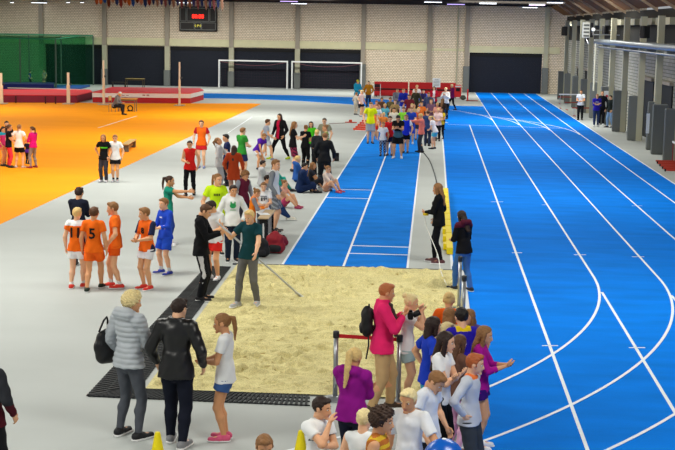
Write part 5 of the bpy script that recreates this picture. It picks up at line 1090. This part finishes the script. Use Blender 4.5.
b = MB(); b.tube([g + Vector((.02, -.1, .1)), g + Vector((.03, -.12, -.1)), g + Vector((.0, -.12, -.28))], .012, 6); tag(b.build('loose_strap', mat('#2a2a2c', .7), smooth=True), 'dark loose strap dangling below the black backpack on the pink jacket', 'strap')
def photo_camera(pp, label, off=(0, .0, .03)):
    c = (pp['wr'][1] + pp['wr'][-1]) / 2; rz = -math.radians(pp['face']); R_ = Matrix.Rotation(rz, 3, 'Z'); r = empty('photo_camera', c + R_ @ Vector((0, .09, .0)), rz, label, 'camera')
    MB().box(-.07, .07, -.03, .04, -.045, .045, 0, .012).build('camera_body', mat('#101012', .5), r); MB().box(-.025, .025, -.02, .03, .045, .07, 0, .008).build('viewfinder', mat('#101012', .5), r)
    l = MB().lathe([(.035, 0), (.038, .05), (.042, .1), (.036, .1)], 18).build('lens', mat('#18181a', .35), r, (0, .04, 0), 0, True); l.rotation_euler = (-math.pi / 2 + .5, 0, 0)
    return r
photo_camera(p_pink, 'black photo camera held in front of the pink jacket')
nk = p_pink['T'](0, .0, .31); c = (p_pink['wr'][1] + p_pink['wr'][-1]) / 2
tag(MB().tube([p_pink['T'](.05, .03, .30), p_pink['T'](.05, .09, .2), c + Vector((.04, .05, .04))], .012, 6).build('camera_strap', mat('#2a2024', .8), smooth=True), 'dark camera strap round the neck of the woman in the pink jacket', 'strap')
s = Solid(.03); q = p_pink['T']; 
for a0, a1, r0 in (((-.03, .03, .31), (.035, .05, .30), .03), ((.035, .05, .30), (.045, .085, .22), .03), ((.045, .085, .22), (.05, .095, .08), .028), ((-.03, .03, .31), (-.03, .085, .2), .025)): s.cone(tuple(q(*a0)), tuple(q(*a1)), r0, r0)
s.noise = (.006, 40, 1); V, Q = s.mesh(.012); tag(link_mesh('scarf', V, Q, cloth('#4a3c3c'), None), 'long dark patterned scarf over the front of the pink jacket', 'scarf')
def phone(pp, k, label):
    c = pp['wr'][k]; rz = -math.radians(pp['face']); R_ = Matrix.Rotation(rz, 3, 'Z'); o = MB().box(-.035, .035, -.006, .006, -.07, .07, 0, .004).build('phone', mat('#121214', .3), None, c + R_ @ Vector((0 - .02 * k, .1, .04)), rz); tag(o, label, 'phone')
# ball, cones
g = P(443.5, 459, 1.0); o = MB(); pr = [(.19 * math.cos(t), .19 * math.sin(t)) for t in [(-math.pi / 2 + math.pi * i / 16) for i in range(17)]]
r = empty('exercise_ball', g, 0, 'shiny blue ball at the bottom edge beside the blond boy in white', 'ball'); MB().lathe([(max(.001, a), b) for a, b in pr], 32).build('ball_skin', mat('#0f5cc0', .25, 'vinyl', scale=3, amt=.1, spec=.6), r, smooth=True); MB().lathe([(.02, .185), (.018, .195), (.004, .196)], 12).build('valve', M_WHITE, r)
for (px, py, lab) in ((157.6, 432, 'slim yellow floor cone in front of the man in the black leather jacket'), (301, 430.5, 'slim yellow floor cone left of the boy resting his chin')):
    g = P(px, py, .46); r = empty('traffic_cone', (g.x, g.y, 0), .3, lab, 'cone', 'yellow cones'); del r['group']
    MB().box(-.15, .15, -.15, .15, .003, .03, 0, .01).build('base', mat('#d8c410', .5), r); MB().lathe([(.11, .03), (.03, .45), (.024, .46)], 20).build('cone_body', mat('#f0dc14', .5), r, smooth=False)
# hurdles
def hurdle(px, py, label, rz=0, h_=.76, bar='#e8ebee', grp=None, z=0):
    g = P(px, py); r = empty('hurdle', g + Vector((0, 0, z)), rz, label, 'hurdle', grp)
    MB().box(-.6, .6, -.01, .012, h_ - .07, h_).build('top_bar', mat(bar, .5), r)
    for s_ in (-1, 1):
        MB().tube([(s_ * .5, .02, .03), (s_ * .5, .02, h_ - .02)], .016, 6).build('upright', mat('#b8bcc0', .4, 'steel', .5), r); MB().box(s_ * .5 - .025, s_ * .5 + .025, -.6, .04, .004, .05, 0, .01).build('foot', mat('#a82a28', .5), r)
    return r
hurdle(568, 108.5, 'white-topped hurdle standing on the outer lane left of the man in grey', 0, .92)
for (px, py, lab) in ((566.5, 104, 'dark red hurdle parked by the far columns of the right wall'), (574, 110, 'dark red hurdle parked just behind the white-topped hurdle'), (582, 116.0, 'dark red hurdle between the man in grey and the purple-blue shirt')):
    hurdle(px, py, lab, .1, .5, '#8a3a34')
for k in range(4):
    g = P(658 + k * 2.6, 164.5 + k * 2.6); r = empty('hurdle', (g.x, g.y, 0), 0, ['farthest', 'second', 'third', 'nearest'][k] + ' of the four red hurdles nested at the right edge beside the wall pads', 'hurdle', 'nested red hurdles')
    for dx in (0,):
        MB().box(0, .75, -.03, .03, .05, .11, 0, .01).build('foot', mat('#b03a2c', .5), r); MB().box(-.05, .0, -.04, .04, .03, .12, 0, .01).build('foot_cap', M_BLACK, r)
        MB().box(.0, .75, .55, .61, .05, .11, 0, .01).build('foot', mat('#b03a2c', .5), r)
    for y_ in (0, .58): MB().tube([(.62, y_, .1), (.62, y_, .82)], .018, 6).build('upright', mat('#9a2430', .5), r)
    MB().box(.60, .64, -.1, .7, .76, .84, 0, .01).build('top_bar', mat('#d8dcdf' if k % 2 == 0 else '#a82a30', .5), r)
# striped bars lying by the runway and a thin pole
for k in range(5):
    a_, b_ = P(353.5 + k * 2.2, 130.5 - k * 2.1), P(367.5 + k * .6, 131.2 - k * 2.1); d = b_ - a_; r = empty('practice_bar', a_, math.atan2(d.y, d.x), ['nearest', 'second nearest', 'middle', 'second farthest', 'farthest'][k] + ' of the five red and white low bars lying left of the runway', 'bar', 'red and white bars left of the runway')
    MB().box(0, d.length, -.05, .05, .02, .12, 0, .01).build('red_board', mat('#d8482e', .5), r); MB().box(.1, d.length, -.06, .06, .003, .03).build('white_board', M_WHITE, r)
a_, b_ = P(329, 123.8, .02), P(347, 122.8, .02); tag(MB().tube([a_, b_], .02, 6).build('vaulting_pole', mat('#a89a98', .5), smooth=True), 'thin grey pole lying on the floor left of the striped bars', 'pole')
g = P(351, 122.8); r = empty('starting_block', g, 0, 'flat red starting block on the floor left of the striped bars', 'starting block'); MB().box(-.3, .3, -.08, .08, .004, .05).build('rail', mat('#c8402c', .5), r); MB().box(-.1, .05, -.12, .12, .05, .16).build('footrest', mat('#c8402c', .5), r)
# sheets on pads
p = PY(649.2, 124, 54.55); w_ = 1.6 * 54.5 / F; tag(MB().box(-w_, w_, -.01, .0, -.4, .4).build('paper_sheet', M_WHITE, None, (p.x, 54.895, p.z)), 'white paper sheet fixed to a grey wall pad at the right', 'paper')
p = PY(590, 97, 71.6); r = empty('banner', (9.1, 71.895, p.z - .1), 0, 'white banner with red mark behind the purple-blue shirt', 'banner'); MB().box(-.13, .13, -.01, 0, -.42, .42).build('banner_cloth', M_WHITE, r); MB().lathe([(.07, 0), (.06, .01)], 14).build('red_mark', mat('#d04050', .6), r, (0.02, -.01, .15)).rotation_euler = (math.pi / 2, 0, 0)
# loudspeakers, speaker box and floodlight on the right wall
def wallbox(px, py, y, w_, h_, label, c='#0c0c0e'):
    p = PY(px, py, y); r = empty('wall_speaker', p, .35, label, 'loudspeaker'); MB().box(-w_, w_, -.15, .15, -h_, h_, 0, .03).build('cabinet', mat(c, .6), r); MB().box(-w_ * .8, w_ * .8, -.17, -.15, -h_ * .85, h_ * .85).build('grille', mat('#1c1c1e', .8), r)
    MB().tube([(0, .1, 0), (.3, .45, .1)], .03, 6).build('bracket', M_STEEL, r)
wallbox(564.5, 31, 90, .16, .3, 'black wall loudspeaker farthest down the right wall'); wallbox(605.5, 30, 71, .13, .22, 'black wall loudspeaker above the start of the silver duct'); wallbox(645, 32, 57.5, .16, .26, 'black wall loudspeaker nearest the right picture edge')
p = PY(586, 30, 76); r = empty('ventilation_unit', p, .2, 'white louvred box hanging at the far end of the silver duct', 'ventilation unit'); MB().box(-.2, .2, -.2, .2, -.42, .42, 0, .02).build('housing', mat('#c8cac4', .5), r); MB().box(.2, .38, -.18, .3, -.4, .4, 0, .02).build('dark_housing', M_BLACK, r); f = MB()
for k in range(4): f.box(-.15, .15, -.23, -.2, -.36 + k * .19, -.26 + k * .19)
f.build('louvres', mat('#5a5c5a', .5), r); MB().tube([(0, 0, -.4), (.15, -.1, -.75)], .03, 6).build('bracket', M_STEEL, r); MB().box(0, 10.06 - p.x, .2, .26, -.03, .03).build('wall_arm', M_STEEL, r); r.rotation_euler = (0, 0, 0)
p = PY(593.3, 29.5, 75); r = empty('floodlight', p, 0, 'small round floodlight right of the white louvred box', 'lamp'); MB().lathe([(.05, -.1), (.13, .0), (.15, .04)], 16).build('reflector', mat('#2a2a2a', .4), r).rotation_euler = (math.pi / 2, 0, 0); MB().lathe([(.11, 0), (.1, .015)], 16).build('lens', mat('#d8dcd8', .2), r, (0, -.04, 0)).rotation_euler = (math.pi / 2, 0, 0); MB().tube([(0, .02, -.1), (0, .02, -.3)], .025, 6).build('bracket', M_STEEL, r); MB().box(0, 10.06 - p.x, .0, .05, -.3, -.25).build('wall_arm', M_STEEL, r)
# ceiling lamps in view
lam = [(39, 2.6, 16, 0), (184, 2.6, 16, 0), (289, 1.2, 18, 1), (299, 3.5, 16, 0), (456, 4.2, 18, 1), (433, 2.0, 18, 0), (488, 3.4, 17, 0), (537, 5.0, 16, 1), (530, 7.4, 15, 0), (555, 2.5, 16, 0), (12, 2.4, 3, 0), (68, 2.4, 3, 0), (82, 2.4, 3, 0)]
wh = ['at the far left above the green cage', 'above the scoreboard', 'above the left goal, lilac coloured', 'just right of the lilac one above the left goal', 'lilac, above the notice board', 'above the middle of the red benches', 'above the left edge of the single back door', 'lilac, above the right half of the single back door', 'lowest one above the single back door', 'nearest the timber roof beams', 'tiny one at the left picture edge', 'tiny one left of the two near the first column', 'tiny one right of the two near the first column']
gw, gl = emis('#f0f6ff', 3.0), emis('#c8b0ff', 2.2)
for (px, py, wpx, lil), wt_ in zip(lam, wh):
    zl = zc - .15; g = P(px, py, zl)
    if g.y > YB - .6 or g.y < 0: g = PY(px, py, YB - .8)
    w_ = wpx * g.y / F / 2; r = empty('ceiling_lamp', g, 0, 'slim linear ceiling lamp ' + wt_, 'lamp')
    MB().box(-w_, w_, -.12, .12, .0, .08).build('housing', mat('#8a8c90', .5), r); MB().box(-w_ * .96, w_ * .96, -.1, .1, -.03, 0).build('diffuser', gl if lil else gw, r)
# bunting of scarves
yb3 = 86.0; p = PY(160, -4, yb3); r = empty('bunting', p, 0, 'row of hanging orange, blue and brown scarves at the top left below the ceiling', 'bunting'); pc = ['#8a4a28', '#a8602c', '#1c4aa0', '#5a3020', '#b08068', '#28407a', '#7a3a34']
MB().tube([(PY(92, -3, yb3).x - p.x, 0, .05), (0, 0, 0), (PY(226, -2, yb3).x - p.x, 0, .0)], .02, 5).build('cord', mat('#4a4a4a', .7), r); rb = random.Random(9)
for k in range(32):
    px = 96 + k * 4.05; L_px = (rb.uniform(4, 10) if px < 150 else 5.5 + 3 * ((px - 150) / 75) + (k % 2) * 2); x = PY(px, 0, yb3).x - p.x; z1_ = .0; z0_ = -(L_px + 3.5) * yb3 / F; w_ = .09 if px > 150 else .12
    f = MB(); f.add([(x - w_, -.02, z1_), (x + w_, -.02, z1_), (x + w_ * .9 + .05, -.03, z0_ * .7), (x + .06, -.02, z0_), (x - w_ * .8 + .05, -.03, z0_ * .75), (x - w_, .02, z1_), (x + w_, .02, z1_), (x + w_ * .9 + .05, .01, z0_ * .7), (x + .06, .02, z0_), (x - w_ * .8 + .05, .01, z0_ * .75)], [(0,1,2,3,4),(9,8,7,6,5),(0,5,6,1),(1,6,7,2),(2,7,8,3),(3,8,9,4),(4,9,5,0)])
    f.build('scarf', cloth(pc[k % 7] if px < 150 else ['#3a3c78', '#7a4a50', '#2a3a6a', '#8a6a5a'][k % 4]), r)
# black bag held by the bending girl
backpack(P(428.5, 143.5), .34, .2, .24, '#141418', '#1c1c22', 'small black bag on the floor between the salmon vest and the light blue shorts', name='sports_bag', cat='bag')
